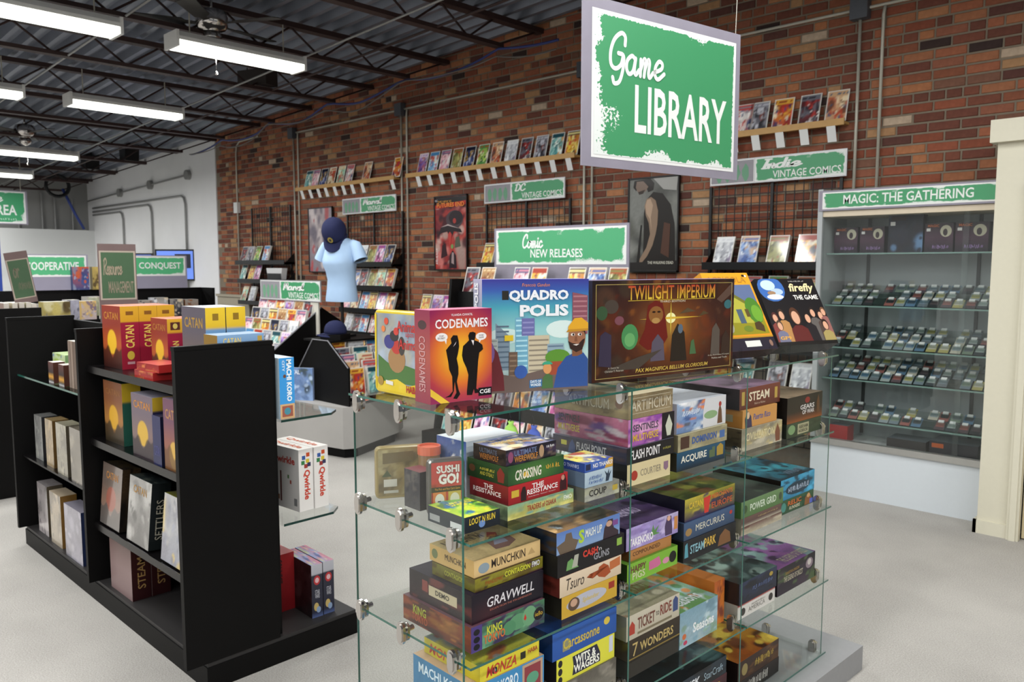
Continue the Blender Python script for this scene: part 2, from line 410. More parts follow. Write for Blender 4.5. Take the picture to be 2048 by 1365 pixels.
# cream door surround in front of the brick wall
mb = MB(); mb.box(-1.31, 5.62, 0, -1.10, 6.33, 2.44); mb.box(-1.10, 5.66, 2.15, 1.2, 6.33, 2.44); mb.box(.05, 5.62, 0, 1.2, 6.33, 2.2)
sur = struct(mb.build('wall_door_surround', CREAM))
mb = MB(); mb.box(-1.345, 5.575, 2.44, 1.2, 6.33, 2.575); mb.build('cornice', CREAM, sur)
mb = MB(); mb.box(-1.33, 5.60, 0, -1.14, 5.62, .085); mb.box(-1.33, 5.60, 0, -1.31, 6.3, .085); struct(mb.build('baseboard_surround', CREAM))
mb = MB(); mb.box(-1.14, 5.585, 0, -1.075, 5.64, 2.19); mb.box(-1.125, 5.575, 0, -1.09, 5.59, 2.19); mb.box(-1.14, 5.585, 2.12, .12, 5.64, 2.19); mb.box(.02, 5.585, 0, .1, 5.64, 2.19)
struct(mb.build('trim_2', CREAM))
mb = MB(); mb.box(-1.07, 5.65, .01, .02, 5.69, 2.12); dr = struct(mb.build('door_1', mat('tan_door_paint', 'c9b994', .5)))
mb = MB()
for z0 in (.25, 1.2):
    for x0 in (-.95, -.45): mb.box(x0, 5.64, z0, x0+.38, 5.65, z0+.8)
mb.build('door_panel', mat('tan_door_paint', 'c9b994', .5), dr)

# ---------------- fluorescent fixtures
LENS = mat('lit_lamp_lens', 'fdfff6', .4, emit=3.0, var=0)
hm = MB(); hm.prism([(-.10, .075), (.10, .075), (.125, .03), (.125, .0), (-.125, .0), (-.125, .03)], -.61, .61, 'y')
hmesh = hm.mesh('housing', [WHITE], fixn=True)
lm = MB(); lm.prism([(-.118, -.002), (.118, -.002), (.10, -.05), (-.10, -.05)], -.595, .595, 'y'); lmesh = lm.mesh('lens', [LENS], fixn=True)
em = MB(); em.box(-.128, -.012, -.055, .128, .012, .078)
emesh = em.mesh('end_cap', [WHITE], fixn=True)
rm_ = MB()
for s_ in (-1, 1): rm_.tube([(0, s_*.45, .07), (0, s_*.45, .36)], .006, 5)
rmesh = rm_.mesh('hanger', [STEEL], fixn=True)
ORD = ['first', 'second', 'third', 'fourth', 'fifth', 'sixth', 'seventh', 'eighth', 'ninth']
rowsx = [-6.95, -9.64, -13.3, -15.6, -17.9, -4.2, -1.4, 1.4, 3.6]
for X in rowsx:
    for Y in (3.62, 1.95, .2, -1.5, -3.3, -5.2):
        if X < -14 and Y < 1: continue
        Z = 3.6+.042*(min(X, -2)+6.95)
        p = project((X, Y, Z)); seen = p[2] > .3 and -250 < p[0] < 2200 and -250 < p[1]
        e = tag(empty('ceiling_light', (X, Y, Z)), 'lit fluorescent light, %s across from the end wall, in the %s line from the bricks' % (ORD[sorted(rowsx).index(X)], ORD[(3.62, 1.95, .2, -1.5, -3.3, -5.2).index(Y)]), 'light', 'fluorescent ceiling lights')
        link('housing', hmesh, e); link('lens', lmesh, e); link('end_cap', emesh, e, (0, -.61, 0)); link('end_cap', emesh, e, (0, .61, 0)); link('hanger', rmesh, e)
        la = bpy.data.lights.new('lamp', 'AREA'); la.shape = 'RECTANGLE'; la.size = .22; la.size_y = 1.15; la.energy = LAMP_W; la.color = (.985, .99, .985)
        lo = link('lamp', la, e, (0, 0, -.056))
# conduits under the deck
for k, (yy, dz, x_) in enumerate(((4.40, .16, 2.0), (2.72, .2, 2.0))):
    mb = MB(); mb.tube([(XL, yy, 3.6+.042*(XL+6.95)+dz), (x_, yy, 3.6+.042*(x_+6.95)+dz)], .010, 8)
    tag(mb.build('ceiling_conduit', GALV, smooth=True), ['grey conduit passing the ends of the lights near the brick wall', 'grey conduit running between the two rows of ceiling lights'][k], 'conduit')
# data cable bundle drooping under the joists by the brick wall
mb = MB(); pts = []
for i in range(60):
    X = -12.6+.13*i; pts.append((X, 5.70-.02*math.sin(i*.7), roof(X)-.313-.10*abs(math.sin((X+5.73)/1.47*math.pi))))
mb.tube(pts, .012, 6, col=lin('2c3a78')); mb.tube([(p[0], p[1]-.03, p[2]-.05*(1+math.sin(p[0]*2.1))) for p in pts], .008, 5, col=lin('6d6660'))
tag(mb.build('cable_bundle', vcmat('cable_jacket', .5), smooth=True), 'drooping blue and grey data cables strung along the joist ends above the bricks', 'cable')

# ---------------- ceiling fans
def fan(X, Y, Z, label, a0):
    e = tag(empty('ceiling_fan', (X, Y, Z)), label, 'ceiling fan')
    mb = MB(); mb.tube([(0, 0, .08), (0, 0, roof(X)-Z+.02)], .013, 8); mb.build('downrod', CHROME, e, smooth=True)
    mb = MB(); mb.lathe([(.03, .14), (.12, .12), (.14, .07), (.14, .0), (.12, -.035), (.06, -.055), (.065, -.06), (.085, -.10), (.07, -.14), (.02, -.17)], 20); mb.build('motor', CHROME, e, smooth=True)
    for i in range(5):
        a = a0+i*2*math.pi/5; m_ = MB()
        m_.prism([(.10, -.02), (.22, -.03), (.25, -.065), (.66, -.08), (.68, 0), (.66, .08), (.25, .065), (.22, .03), (.10, .02)], .005, .013)
        bo = m_.build('blade', mat('dark_fan_blade', '33312e', .6), e); bo.rotation_euler = (math.radians(10), 0, a)
    mb = MB(); mb.tube([(.06, 0, -.1), (.06, 0, -.42)], .003, 5); mb.lathe([(.004, -.45), (.012, -.44), (.010, -.42), (.003, -.41)], 8, (.06, 0, 0)); mb.build('pull_chain', CHROME, e)
fan(-7.05, 3.42, 3.84, 'chrome ceiling fan with dark blades above the long light nearest the bricks', .5)
fan(*[float(q) for q in onz(50, 268, 3.58)], 'small chrome ceiling fan hanging by the far row of lights', .2)

# ---------------- conduits on the brick wall
def pipe(label, pts, r=.0125, group=None):
    mb = MB(); mb.tube(pts, r, 8); return tag(mb.build('wall_conduit', STEEL if r < .014 else GALV, smooth=True), label, 'conduit', group)
yc = WY-.03
for k, (xa, xb, lo) in enumerate(((-10.58, -10.46, 1.0), (-8.04, -7.93, .8), (-5.11, -5.01, .8), (-2.44, -2.27, 2.0))):
    nm = ['beside the left end of the short comic ledge', 'between the two comic ledges', 'beside the framed poster of a man', 'above the glass card cabinet'][k]
    pipe('left vertical conduit of the pair '+nm, [(xa, yc, lo), (xa, yc, 3.60)])
    pipe('right vertical conduit of the pair '+nm, [(xb, yc, lo), (xb, yc, 3.56), (xb+.01, yc, 3.62)])
    mb = MB(); mb.box(xa-.06, WY-.09, 3.55, xa+.07, WY-.012, 3.70); tag(mb.build('junction_box', mat('grey_box_steel', '5d6066', .5, metal=.4)), 'grey box atop the conduits '+nm, 'junction box')
pipe('long horizontal conduit near the top of the brick wall', [(-10.5, yc, 3.63), (.6, yc, 3.63)])
pipe('single bent conduit near the brick wall corner', [(-12.34, yc, .9), (-12.34, yc, 3.50), (-12.31, yc, 3.62), (-12.22, yc, 3.68), (-11.6, yc, 3.70)])
mb = MB(); mb.box(-12.4, WY-.07, 2.55, -12.28, WY-.013, 2.72); tag(mb.build('switch_box', WHITE), 'small white switch box on the single bent conduit', 'switch box')
# conduits on the white wall
yw = WY-.05
def arch(xa, za, xb, label):
    pipe(label, [(xa, yw, 1.3), (xa, yw, za-.15), (xa-.05, yw, za-.04), (xa-.16, yw, za), (xb, yw, za)], .02)
arch(-14.25, 2.95, -18.9, 'grey conduit arch on the white wall, the one nearest the bricks')
arch(-15.75, 2.87, -18.9, 'middle grey conduit arch on the white wall')
arch(-17.2, 2.80, -18.9, 'grey conduit arch on the white wall, the one nearest the end wall')
pipe('straight grey conduit crossing the white wall above the arches', [(-14.1, yw, 3.3), (-19.2, yw, 3.12)], .016)
for i, xx in enumerate((-14.1, -15.75, -17.3)):
    mb = MB(); mb.lathe([(.085, 0), (.085, .07)], 14); o = mb.build('round_junction_box', GALV, loc=(xx, WY-.02, 3.3-.18*(-14.1-xx)/5.1)); o.rotation_euler = (math.pi/2, 0, 0)
    tag(o, 'round grey junction box on the white wall, '+['the one nearest the bricks', 'the middle one of three', 'the one nearest the end wall'][i], 'junction box')
for i, (yv, zt) in enumerate(((4.95, 3.2), (5.4, 3.25), (5.65, 3.2), (6.0, 3.15))):
    mb = MB(); mb.tube([(XL+.04, yv, 2.0), (XL+.04, yv, zt)], .02, 6); tag(mb.build('wall_conduit', GALV), 'thin vertical conduit on the grey end wall above the partition', 'conduit', 'end wall conduits')
# dark pendant speakers and cable coil at the far end
for i, (px, py) in enumerate(((258, 300), (180, 318))):
    c = ony(px, py, 5.6-.2*i); e = tag(empty('ceiling_speaker', tuple(c)), ['black loudspeaker hung from a joist over the white wall', 'black loudspeaker hung from a joist further from the bricks'][i], 'speaker')
    mb = MB(); mb.prism([(-.12, -.2), (.12, -.2), (.16, .2), (-.16, .2)], -.12, .12, 'y'); mb.build('cabinet', BLACKM, e)
    mb = MB(); mb.tube([(0, 0, .2), (0, 0, roof(c[0])-c[2])], .012, 6); mb.build('bracket', BLACKM, e)
c = CAMP+ray(515, 158)*9.3; e = tag(empty('ceiling_speaker', tuple(c), .35), 'wide dark speaker crate hung under the joists beyond the chrome fan', 'speaker')
mb = MB(); mb.box(-.21, -.1, -.09, .21, .1, .09); mb.build('cabinet', mat('dark_brown_crate', '2a2320', .6), e)
for q in (-.15, .15): mb = MB(); mb.tube([(q, 0, .09), (q, 0, roof(c[0])-c[2])], .006, 5); mb.build('bracket', BLACKM, e)
c = onx(115, 372, -18.6); mb = MB(); mb.tube([(0, .22*math.cos(a*.4), .22*math.sin(a*.4)) for a in range(33)], .035, 6)
tag(mb.build('cable_coil', BLACKM, loc=tuple(c)), 'black coil of cable hung up in the far corner', 'cable coil')
p0, p1 = onx(125, 378, -18.7), onx(168, 458, -18.9); mb = MB(); mb.tube([tuple(p0), tuple((p0+p1)/2+np.array([0, .03, -.1])), tuple(p1)], .03, 6)
tag(mb.build('blue_cable', mat('blue_cable', '2b3f86', .5), smooth=True), 'thick blue cable hanging from the corner coil down behind the partition', 'cable')
# ================================================================== SIGNS
def distress(key, green, edge=.05, amp=.12, aspect=1., heavy=0., white='dfe3df'):
    if key in MATS: return MATS[key]
    m = bpy.data.materials.new(key); m.use_nodes = True; nt = m.node_tree; b = nt.nodes['Principled BSDF']
    tc = nt.nodes.new('ShaderNodeTexCoord'); sp = nt.nodes.new('ShaderNodeSeparateXYZ'); nt.links.new(tc.outputs['Generated'], sp.inputs[0])
    def M(op, a, b_=None):
        n = nt.nodes.new('ShaderNodeMath'); n.operation = op
        for i, v in enumerate((a, b_)):
            if v is None: continue
            if isinstance(v, (int, float)): n.inputs[i].default_value = v
            else: nt.links.new(v, n.inputs[i])
        return n.outputs[0]
    u, v = sp.outputs[0], sp.outputs[2]
    dx = M('MULTIPLY', M('MINIMUM', M('MULTIPLY', u, 1.0-heavy*.35), M('SUBTRACT', 1.0, u)), aspect); dy = M('MINIMUM', v, M('SUBTRACT', 1.0, v)); d = M('MINIMUM', dx, dy)
    d = M('MINIMUM', d, M('MULTIPLY', M('ADD', dx, dy), .55))
    mp = nt.nodes.new('ShaderNodeMapping'); mp.inputs['Scale'].default_value = (aspect, 1, 1); nt.links.new(tc.outputs['Generated'], mp.inputs[0])
    n1 = nt.nodes.new('ShaderNodeTexNoise'); n1.inputs['Scale'].default_value = 3.2; n1.inputs['Detail'].default_value = 1; nt.links.new(mp.outputs[0], n1.inputs['Vector'])
    n2 = nt.nodes.new('ShaderNodeTexNoise'); n2.inputs['Scale'].default_value = 46; n2.inputs['Detail'].default_value = 5; nt.links.new(mp.outputs[0], n2.inputs['Vector'])
    wr = M('ADD', M('MULTIPLY', M('MAXIMUM', M('SUBTRACT', n1.outputs[0], .47), 0.), amp*9), edge)
    k = M('GREATER_THAN', d, M('MULTIPLY', wr, M('SUBTRACT', M('MULTIPLY', n2.outputs[0], 3.2), .9)))
    mx = nt.nodes.new('ShaderNodeMix'); mx.data_type = 'RGBA'; nt.links.new(k, mx.inputs[0]); mx.inputs[6].default_value = (*lin(white), 1); mx.inputs[7].default_value = (*lin(green), 1)
    nt.links.new(mx.outputs[2], b.inputs['Base Color']); b.inputs['Roughness'].default_value = .4
    MATS[key] = m; return m
BOARD = mat('grey_concrete_print', '8b8693', .5, var=.16, scale=9)
GLY = {'a': ([[(.75, .85), (.45, 1), (.1, .7), (.1, .25), (.35, 0), (.65, .2), (.78, .9)], [(.78, .9), (.75, .3), (.9, .02), (1.15, .3)]], 1.22),
 'm': ([[(0, .9), (.08, 0)], [(.08, .4), (.28, .95), (.42, .8), (.4, 0)], [(.42, .4), (.63, .95), (.78, .8), (.76, .2), (.9, 0), (1.15, .3)]], 1.24),
 'n': ([[(0, .9), (.08, 0)], [(.08, .4), (.33, .95), (.5, .8), (.48, .2), (.6, 0), (.8, .2)]], .75),
 'e': ([[(.02, .35), (.6, .6), (.65, .9), (.35, 1), (.08, .65), (.1, .2), (.4, 0), (.9, .35)]], .82),
 'G': ([[(1.2, 1.5), (1.15, 1.95), (.8, 2.1), (.3, 1.7), (.08, 1.0), (.2, .35), (.6, .15), (1.0, .4), (1.12, .85)], [(.72, 1.0), (1.15, .9), (1.2, .2), (1.0, -.5), (.6, -.65), (.42, -.35)]], 1.4),
 'C': ([[(1.0, 1.5), (.95, 1.95), (.65, 2.05), (.25, 1.6), (.08, .9), (.2, .2), (.6, 0), (1.15, .4)]], 1.15),
 'o': ([[(.4, 1), (.08, .7), (.1, .2), (.4, 0), (.7, .25), (.68, .75), (.4, 1), (.9, .85)]], 1.0),
 'i': ([[(.1, .95), (.1, .2), (.25, 0), (.45, .2)], [(.12, 1.35), (.15, 1.42)]], .45),
 'c': ([[(.6, .8), (.4, 1), (.1, .7), (.1, .2), (.4, 0), (.8, .3)]], .75), 'r': ([[(0, .9), (.08, 0)], [(.08, .5), (.3, .95), (.55, .85)]], .58),
 'v': ([[(0, .95), (.28, 0), (.55, .95), (.7, .9)]], .68), 'l': ([[(.1, .6), (.4, 1.8), (.2, 2.0), (.1, 1.4), (.1, .3), (.3, 0), (.5, .2)]], .48),
 'M': ([[(0, 0), (.22, 2), (.5, .5), (.9, 2), (1.0, .2), (1.2, 0)]], 1.2), 'I': ([[(0, 0), (.3, 0)], [(.1, 0), (.35, 2)], [(.1, 2), (.6, 2)]], .5),
 'd': ([[(.75, .85), (.45, 1), (.1, .7), (.1, .25), (.35, 0), (.65, .2), (.78, .9)], [(.85, 2.0), (.75, .3), (.9, .02), (1.1, .2)]], 1.05),
 'D': ([[(.1, 0), (.3, 1.9)], [(0, 1.8), (.6, 2.05), (1.1, 1.4), (.9, .3), (.3, 0), (0, .15)]], 1.25),
 'R': ([[(.1, 0), (.2, 2)], [(0, 1.8), (.6, 2.1), (1.0, 1.6), (.6, 1.1), (.2, 1.0)], [(.4, 1.05), (.8, .15), (1.1, .1)]], 1.15),
 's': ([[(.5, .9), (.25, 1), (.1, .75), (.45, .4), (.4, .05), (.1, 0), (0, .15)]], .6), 'u': ([[(0, .9), (.08, .2), (.35, 0), (.58, .3), (.6, .9)], [(.6, .9), (.6, .2), (.75, 0), (.95, .2)]], .85)}
def catmull(P, k=7):
    P = [np.array(p, float) for p in P]
    if len(P) < 3: return P
    Q = [2*P[0]-P[1]]+P+[2*P[-1]-P[-2]]; out = []
    for i in range(1, len(Q)-2):
        for t in np.linspace(0, 1, k, endpoint=False):
            a, b_, c, d = Q[i-1:i+3]; out.append(.5*((2*b_)+(-a+c)*t+(2*a-5*b_+4*c-d)*t*t+(-a+3*b_-3*c+d)*t**3))
    return out+[P[-1]]
def script(parent, fr, word, u0, v0, u1, v1, col, th=.13, off=.002, slant=.12):
    pen = 0; strokes = []
    for ch in word:
        g, wd = GLY[ch]
        for st in g: strokes.append([np.array((p[0]+pen+slant*p[1], p[1])) for p in catmull(st)])
        pen += wd
    A_ = np.concatenate(strokes); mn = A_.min(0)-th; mx = A_.max(0)+th
    O, ux, uy, nn, W_, H_ = [np.array(x) for x in fr]; mb = MB(); c = lin(col)
    def tp(p): q = (p-mn)/(mx-mn); return tuple(O+ux*(u0+(u1-u0)*q[0])*W_+uy*(v0+(v1-v0)*q[1])*H_+nn*off)
    for si, st in enumerate(strokes):
        st = [p for i, p in enumerate(st) if i == 0 or np.linalg.norm(p-st[i-1]) > 1e-4]; n = len(st); Lp, Rp = [], []; off_ = off+.00012*si
        for i in range(n):
            d = st[min(i+1, n-1)]-st[max(i-1, 0)]; d = d/np.linalg.norm(d); nr = np.array([-d[1], d[0]])*th; Lp.append(st[i]+nr); Rp.append(st[i]-nr)
        d0 = (st[0]-st[1])/np.linalg.norm(st[0]-st[1]); d1 = (st[-1]-st[-2])/np.linalg.norm(st[-1]-st[-2])
        def tq(p): return tuple(np.array(tp(p))+nn*(off_-off))
        for i in range(n-1): mb.poly([tq(Rp[i]), tq(Rp[i+1]), tq(Lp[i+1]), tq(Lp[i])], c)
        for P_, dd in ((st[0], d0), (st[-1], d1)):
            pn = np.array([-dd[1], dd[0]]); mb.poly([tq(P_+th*(pn*math.cos(q)+dd*math.sin(q))) for q in np.linspace(0, math.pi, 8)], c)
    return mb.build('script_lettering', vcmat('printing_ink', .4, .4), parent, fixn=False)
def board(label, loc, rotz, w_, h_, panels, name='hanging_sign', th=.008, bm=None, tilt=0):
    """grey board with white framed green panels; panels: (u0,v0,u1,v1,material)"""
    mb = MB(); mb.box(0, 0, 0, w_, th, h_); o = mb.build(name, bm or BOARD, None, loc, rotz); tag(o, label, 'sign')
    if tilt: o.rotation_euler = (tilt, 0, rotz)
    for (u0, v0, u1, v1, m_, bw) in panels:
        bmat = mat('shade_dimmed_border', 'a89a8c', .6) if m_.name.startswith('backlit') else PAPER  # border of the backlit boards: their shade is mixed into the colour
        if bw:
            p = MB(); p.poly([(u0*w_-bw, -.0006, v0*h_-bw), (u1*w_+bw, -.0006, v0*h_-bw), (u1*w_+bw, -.0006, v1*h_+bw), (u0*w_-bw, -.0006, v1*h_+bw)]); p.build('white_border', bmat, o, fixn=False)
        p = MB(); p.poly([(0, 0, 0), ((u1-u0)*w_, 0, 0), ((u1-u0)*w_, 0, (v1-v0)*h_), (0, 0, (v1-v0)*h_)]); p.build('green_panel', m_, o, (u0*w_, -.0012, v0*h_), fixn=False)
    return o, ((0, 0, 0), (1, 0, 0), (0, 0, 1), (0, -1, 0), w_, h_)
GREEN = '3f9362'
# big hanging sign over the glass shelves
o, fr = board('big green and grey sign hung on wires above the glass shelves', (-1.90, 2.333, 2.065), math.radians(80.3), .90, .617,
              [(.065, .075, .955, .915, distress('worn_green_big', '3f9160', .012, .075, 1.5, 1.0), .012)], th=.006)
script(o, fr, 'Game', .145, .50, .485, .835, 'e6e8e4', .12); text(o, fr, 'LIBRARY', .30, .235, .905, .53, 'e6e8e4', bold=.018, off=.002)
for u in (.03, .87):
    mb = MB(); mb.tube([(u, .003, .615), (u+.03, .003, 1.62)], .0016, 5); mb.build('hanging_wire', STEEL, o)
# wall signs over the comic racks
def wallsign(word, X, label, Y=6.27, Z=2.385, rz=0, name='wall_sign', greycol='8d8a90'):
    o, fr = board(label, (X, Y, Z), rz, 1.18, .21, [(.012, .07, .345, .93, mat('grey_smudged_print', greycol, .5, var=.2, scale=12), .006), (.36, .07, .988, .93, distress('worn_green_strip', GREEN, .02, .06, 3.6), .006)], name=name, th=.012, bm=mat('silver_sign_frame', 'b6b6b8', .35, metal=.3))
    script(o, fr, word, .40, .50, .40+.055*len(word)+.03, .90, 'e6e8e4', .17); text(o, fr, 'VINTAGE COMICS', .49, .14, .965, .42, 'e6e8e4', off=.002, bold=.01)
    mb = MB(); g = lin('6a9a7c')
    for i in range(4):
        cx = .075+.07*i; rr = random.Random(i)
        mb.poly([(1.18*(cx+(.02+.012*rr.random())*math.cos(a)), -.0016, .21*(.45+(.28+.1*rr.random())*math.sin(a))) for a in np.linspace(0, 2*math.pi, 11, endpoint=False)], g)
    mb.build('green_motif', MATTE, o, fixn=False)
    return o
wallsign('Marvel', -9.28, 'long green vintage comics sign on the brick wall above the grid behind the mannequin')
wallsign('DC', -6.50, 'long green vintage comics sign on the bricks between the two framed posters')
wallsign('Indie', -3.66, 'long green vintage comics sign on the bricks beside the glass card cabinet')

# ================================================================== POSTERS
def poster(label, X, Z, w_, h_, painter, texts, shp):
    e = tag(empty('framed_poster', (X, 6.31, Z)), label, 'poster')
    mb = MB(); t = .014
    for q in ((0, -.015, 0, w_, .012, t), (0, -.015, h_-t, w_, .012, h_), (0, -.015, 0, t, .012, h_), (w_-t, -.015, 0, w_, .012, h_)): mb.box(*q)
    mb.build('frame', BLACKM, e)
    mb = MB(); U, V = uvg(30, 46); mb.grid((t, -.004, t), (w_-2*t, 0, 0), (0, 0, h_-2*t), painter(U, V)); p = mb.build('printed_sheet', PRINT, e, fixn=False)
    mb2 = MB(); fr = ((0, -.004, 0), (1, 0, 0), (0, 0, 1), (0, -1, 0), w_, h_)
    for i, (pts, c) in enumerate(shp): mb2.poly([(u*w_, -.0045-.0003*i, v*h_) for u, v in pts], lin(c))
    if shp: mb2.build('printed_figure', PRINT, e, fixn=False)
    for tt in texts: text(e, fr, *tt[:6], **(tt[6] if len(tt) > 6 else {}), off=.012)
    return e
hood = lambda cx, cy, s_: [(cx-.3*s_, cy-.45*s_), (cx-.28*s_, cy), (cx-.15*s_, cy+.32*s_), (cx, cy+.42*s_), (cx+.15*s_, cy+.32*s_), (cx+.28*s_, cy), (cx+.3*s_, cy-.45*s_)]
poster('black framed red comic poster with orange title on the bricks', -7.40, 1.64, .58, .88,
       art(['9a3230', 'b6453a', '6d2530', 'a83a34', '4a1c26', '2c1a20', 'c0706a', 'b89a90'], 3, 26, .4, .16, .66),
       [('FUTURES END', .10, .845, .93, .905, 'f08a2c', dict(bold=.02)), ('THE NEW 52', .12, .91, .55, .935, 'e8a030'), ('DC', .05, .925, .12, .95, 'e8e8f0'), ('~readth', .05, .08, .13, .30, 'e8dcd8', dict(rot=90))],
       [([(.03, .87), (.97, .87), (.97, .98), (.03, .98)], '1d1719'), ([(.03, .83), (.97, .87), (.97, .92), (.03, .88)], 'b8352c'), (ell(.62, .68, .26, .12), '4a3c42'), (ell(.66, .70, .21, .095), '2c2126'), (ell(.62, .66, .05, .035), 'a83a34'), ([(.1, .45), (.2, .58), (.42, .62), (.58, .6), (.8, .55), (.85, .5), (.6, .52), (.5, .4), (.4, .52), (.2, .5)], '2a2024'), ([(.2, .58), (.42, .62), (.8, .55), (.42, .6)], 'b8a8a6'), ([(.42, .48), (.48, .52), (.54, .48), (.48, .3)], 'b8403a'), ([(.2, .16), (.24, .34), (.34, .36), (.4, .2)], '35181f'), ([(.62, .3), (.66, .44), (.76, .46), (.8, .32)], '55584a'), ([(.45, .03), (.47, .2), (.56, .27), (.66, .2), (.68, .03)], '281820'), ([(.52, .1), (.54, .24), (.6, .24), (.6, .08)], 'a08a8a'), (ell(.55, .32, .04, .03), '7a9a5a')])
poster('black framed grey poster of a dark-vested man seen from behind', -4.555, 1.635, .565, .885,
       art(['3f403e', '7a7b76', '55564f', '6a6b66', '868781', '4a4b47'], 21, 12, .8, .35, .64),
       [('THE WALKING DEAD', .42, .085, .92, .115, 'd8d4c4', dict(bold=.01))],
       [([(.3, .02), (.32, .35), (.32, .62), (.36, .76), (.5, .84), (.68, .82), (.84, .70), (.92, .5), (.95, .02)], '26221f'), ([(.12, .97), (.1, .9), (.16, .86), (.24, .95), (.34, .92), (.4, .84), (.5, .86), (.52, .93), (.44, .98)], '231e1b'), ([(.17, .96), (.15, .9), (.18, .86), (.22, .825), (.28, .83), (.36, .86), (.4, .9), (.3, .96)], '7d6a5e'), ([(.2, .85), (.22, .82), (.3, .83), (.34, .87), (.27, .86)], '3a2f29'),
        ([(.33, .70), (.37, .77), (.46, .79), (.55, .75), (.6, .64), (.59, .5), (.56, .4), (.5, .28), (.4, .17), (.28, .09), (.2, .07), (.24, .13), (.38, .26), (.45, .4), (.42, .52), (.36, .6)], '8f7864'), ([(.35, .7), (.38, .76), (.45, .77), (.5, .7), (.46, .58), (.48, .44), (.44, .56), (.37, .62)], 'b59a82'),
        ([(.18, .06), (.26, .5), (.29, .5), (.24, .06)], '23211f'), ([(.66, .2), (.72, .52), (.84, .5), (.82, .15)], '53382c'), ([(.02, .02), (.98, .02), (.98, .12), (.02, .10)], '2a2725'), ([(.5, .98), (.7, .86), (.95, .84), (.97, .98)], 'a3a29e')])
poster('framed comic poster of pale and red shapes behind the mannequin', -10.2, 1.6, .62, .92, art(['8a8088', 'a89a9c', '6c6470', 'b04a4c', 'c8bcbc'], 8, 18, .4), [], [])

# ================================================================== COMICS
CP = [('red and yellow', ['c33a2a', 'e0a83a', 'f0e2c0', '8a2420', '303a6a']), ('blue and white', ['3a5ea8', 'dfe6ee', '7fa4d8', '24386a', 'd0b090']), ('orange', ['d8762a', 'f2c050', 'a83a24', 'f4e6d0', '405060']),
      ('green', ['4c8a4a', 'a8c85a', '2a4a34', 'e8e0b8', 'b0482c']), ('purple', ['6a4a94', 'b08ac8', '3a2a58', 'e4d0e0', 'd06a4a']), ('dark grey', ['3c3c44', '8a8a94', '1c1c22', 'c4c4cc', '7a4038']),
      ('pink', ['d88a9a', 'f0ccd0', 'a84a5c', 'f4ece8', '5a5a80']), ('teal', ['3a8a8e', '9ed0c8', '1e4a54', 'e8efe4', 'd49a4a']), ('cream', ['e4d6b4', 'c8a878', 'f4eee0', '8a5a3c', 'b8402e']),
      ('yellow', ['e8c83a', 'f4e69a', 'c8862a', '5a4630', 'c2432a']), ('brown', ['7c5436', 'b48a5a', '4a2e20', 'dcc49a', '8a3424']), ('black and red', ['22202a', 'b4342c', '4a1c20', 'd8d0cc', '6a6a74']),
      ('sky blue', ['8ab8dc', 'dceaf2', '4a86b8', 'f0d8a8', 'c04a3c']), ('tan and red', ['caa27a', 'b8482e', 'ecd8b4', '70402c', '3c5a78']), ('silver', ['9a9ca4', 'd8dade', '5a5c66', 'eceef0', '7a6a86']),
      ('white and red', ['ece6e0', 'c83a34', 'f6f2ee', '8a8a94', '3a4a7a']), ('olive', ['7c7c42', 'b8b470', '4a4a2a', 'dcd8b0', 'a0502c']), ('navy', ['26305e', '5a6ea8', '14182e', 'c8cce0', 'c09a3a']),
      ('magenta', ['b03a80', 'e49ac4', '6a2050', 'f0dce8', '4a6ab0']), ('mint', ['9cccb0', 'dcf0e0', '5a947a', 'e8c894', 'b0584a'])]
CW, CH = .17, .26
def comic_mesh(i, th, shiny):
    nm, pal = CP[i]; mb = MB(); a = art(pal, 40+i, 18, .22, .2); U, V = uvg(12, 18); c = a(U, V)
    band = np.array(lin(pal[(i*3+1) % 5])); tcol = np.array(lin(pal[(i*2+3) % 5])); r = np.random.RandomState(i)
    c[15:18, 1:12] = band; 
    for q in range(1, 12):
        if r.rand() < .7: c[16, q] = tcol
    c[0], c[-1], c[:, 0], c[:, -1] = [np.array(lin('dfdcd4'))]*4
    mb.grid((0, 0, 0), (CW, 0, 0), (0, 0, CH), c)
    w_ = lin('d8d5cc')
    for q in ([(0, 0, 0), (0, 0, CH), (0, th, CH), (0, th, 0)], [(CW, 0, 0), (CW, th, 0), (CW, th, CH), (CW, 0, CH)], [(0, 0, CH), (CW, 0, CH), (CW, th, CH), (0, th, CH)], [(0, 0, 0), (0, th, 0), (CW, th, 0), (CW, 0, 0)], [(0, th, 0), (0, th, CH), (CW, th, CH), (CW, th, 0)]): mb.poly(q, w_)
    return mb.mesh('comic_book', [BAG if shiny else PRINT])
CM = {}
def comic(i, loc, rz, tilt, label, group, th=.006, shiny=False, roll=0., name='comic_book'):
    k = (i, th, shiny)
    if k not in CM: CM[k] = comic_mesh(*k)
    o = link(name, CM[k], None, loc); o.rotation_euler = (-tilt, roll, rz)
    return tag(o, label.format(CP[i][0]), 'comic', group)
WOOD = mat('pale_pine', 'b98f52', .5, var=.12, scale=18)
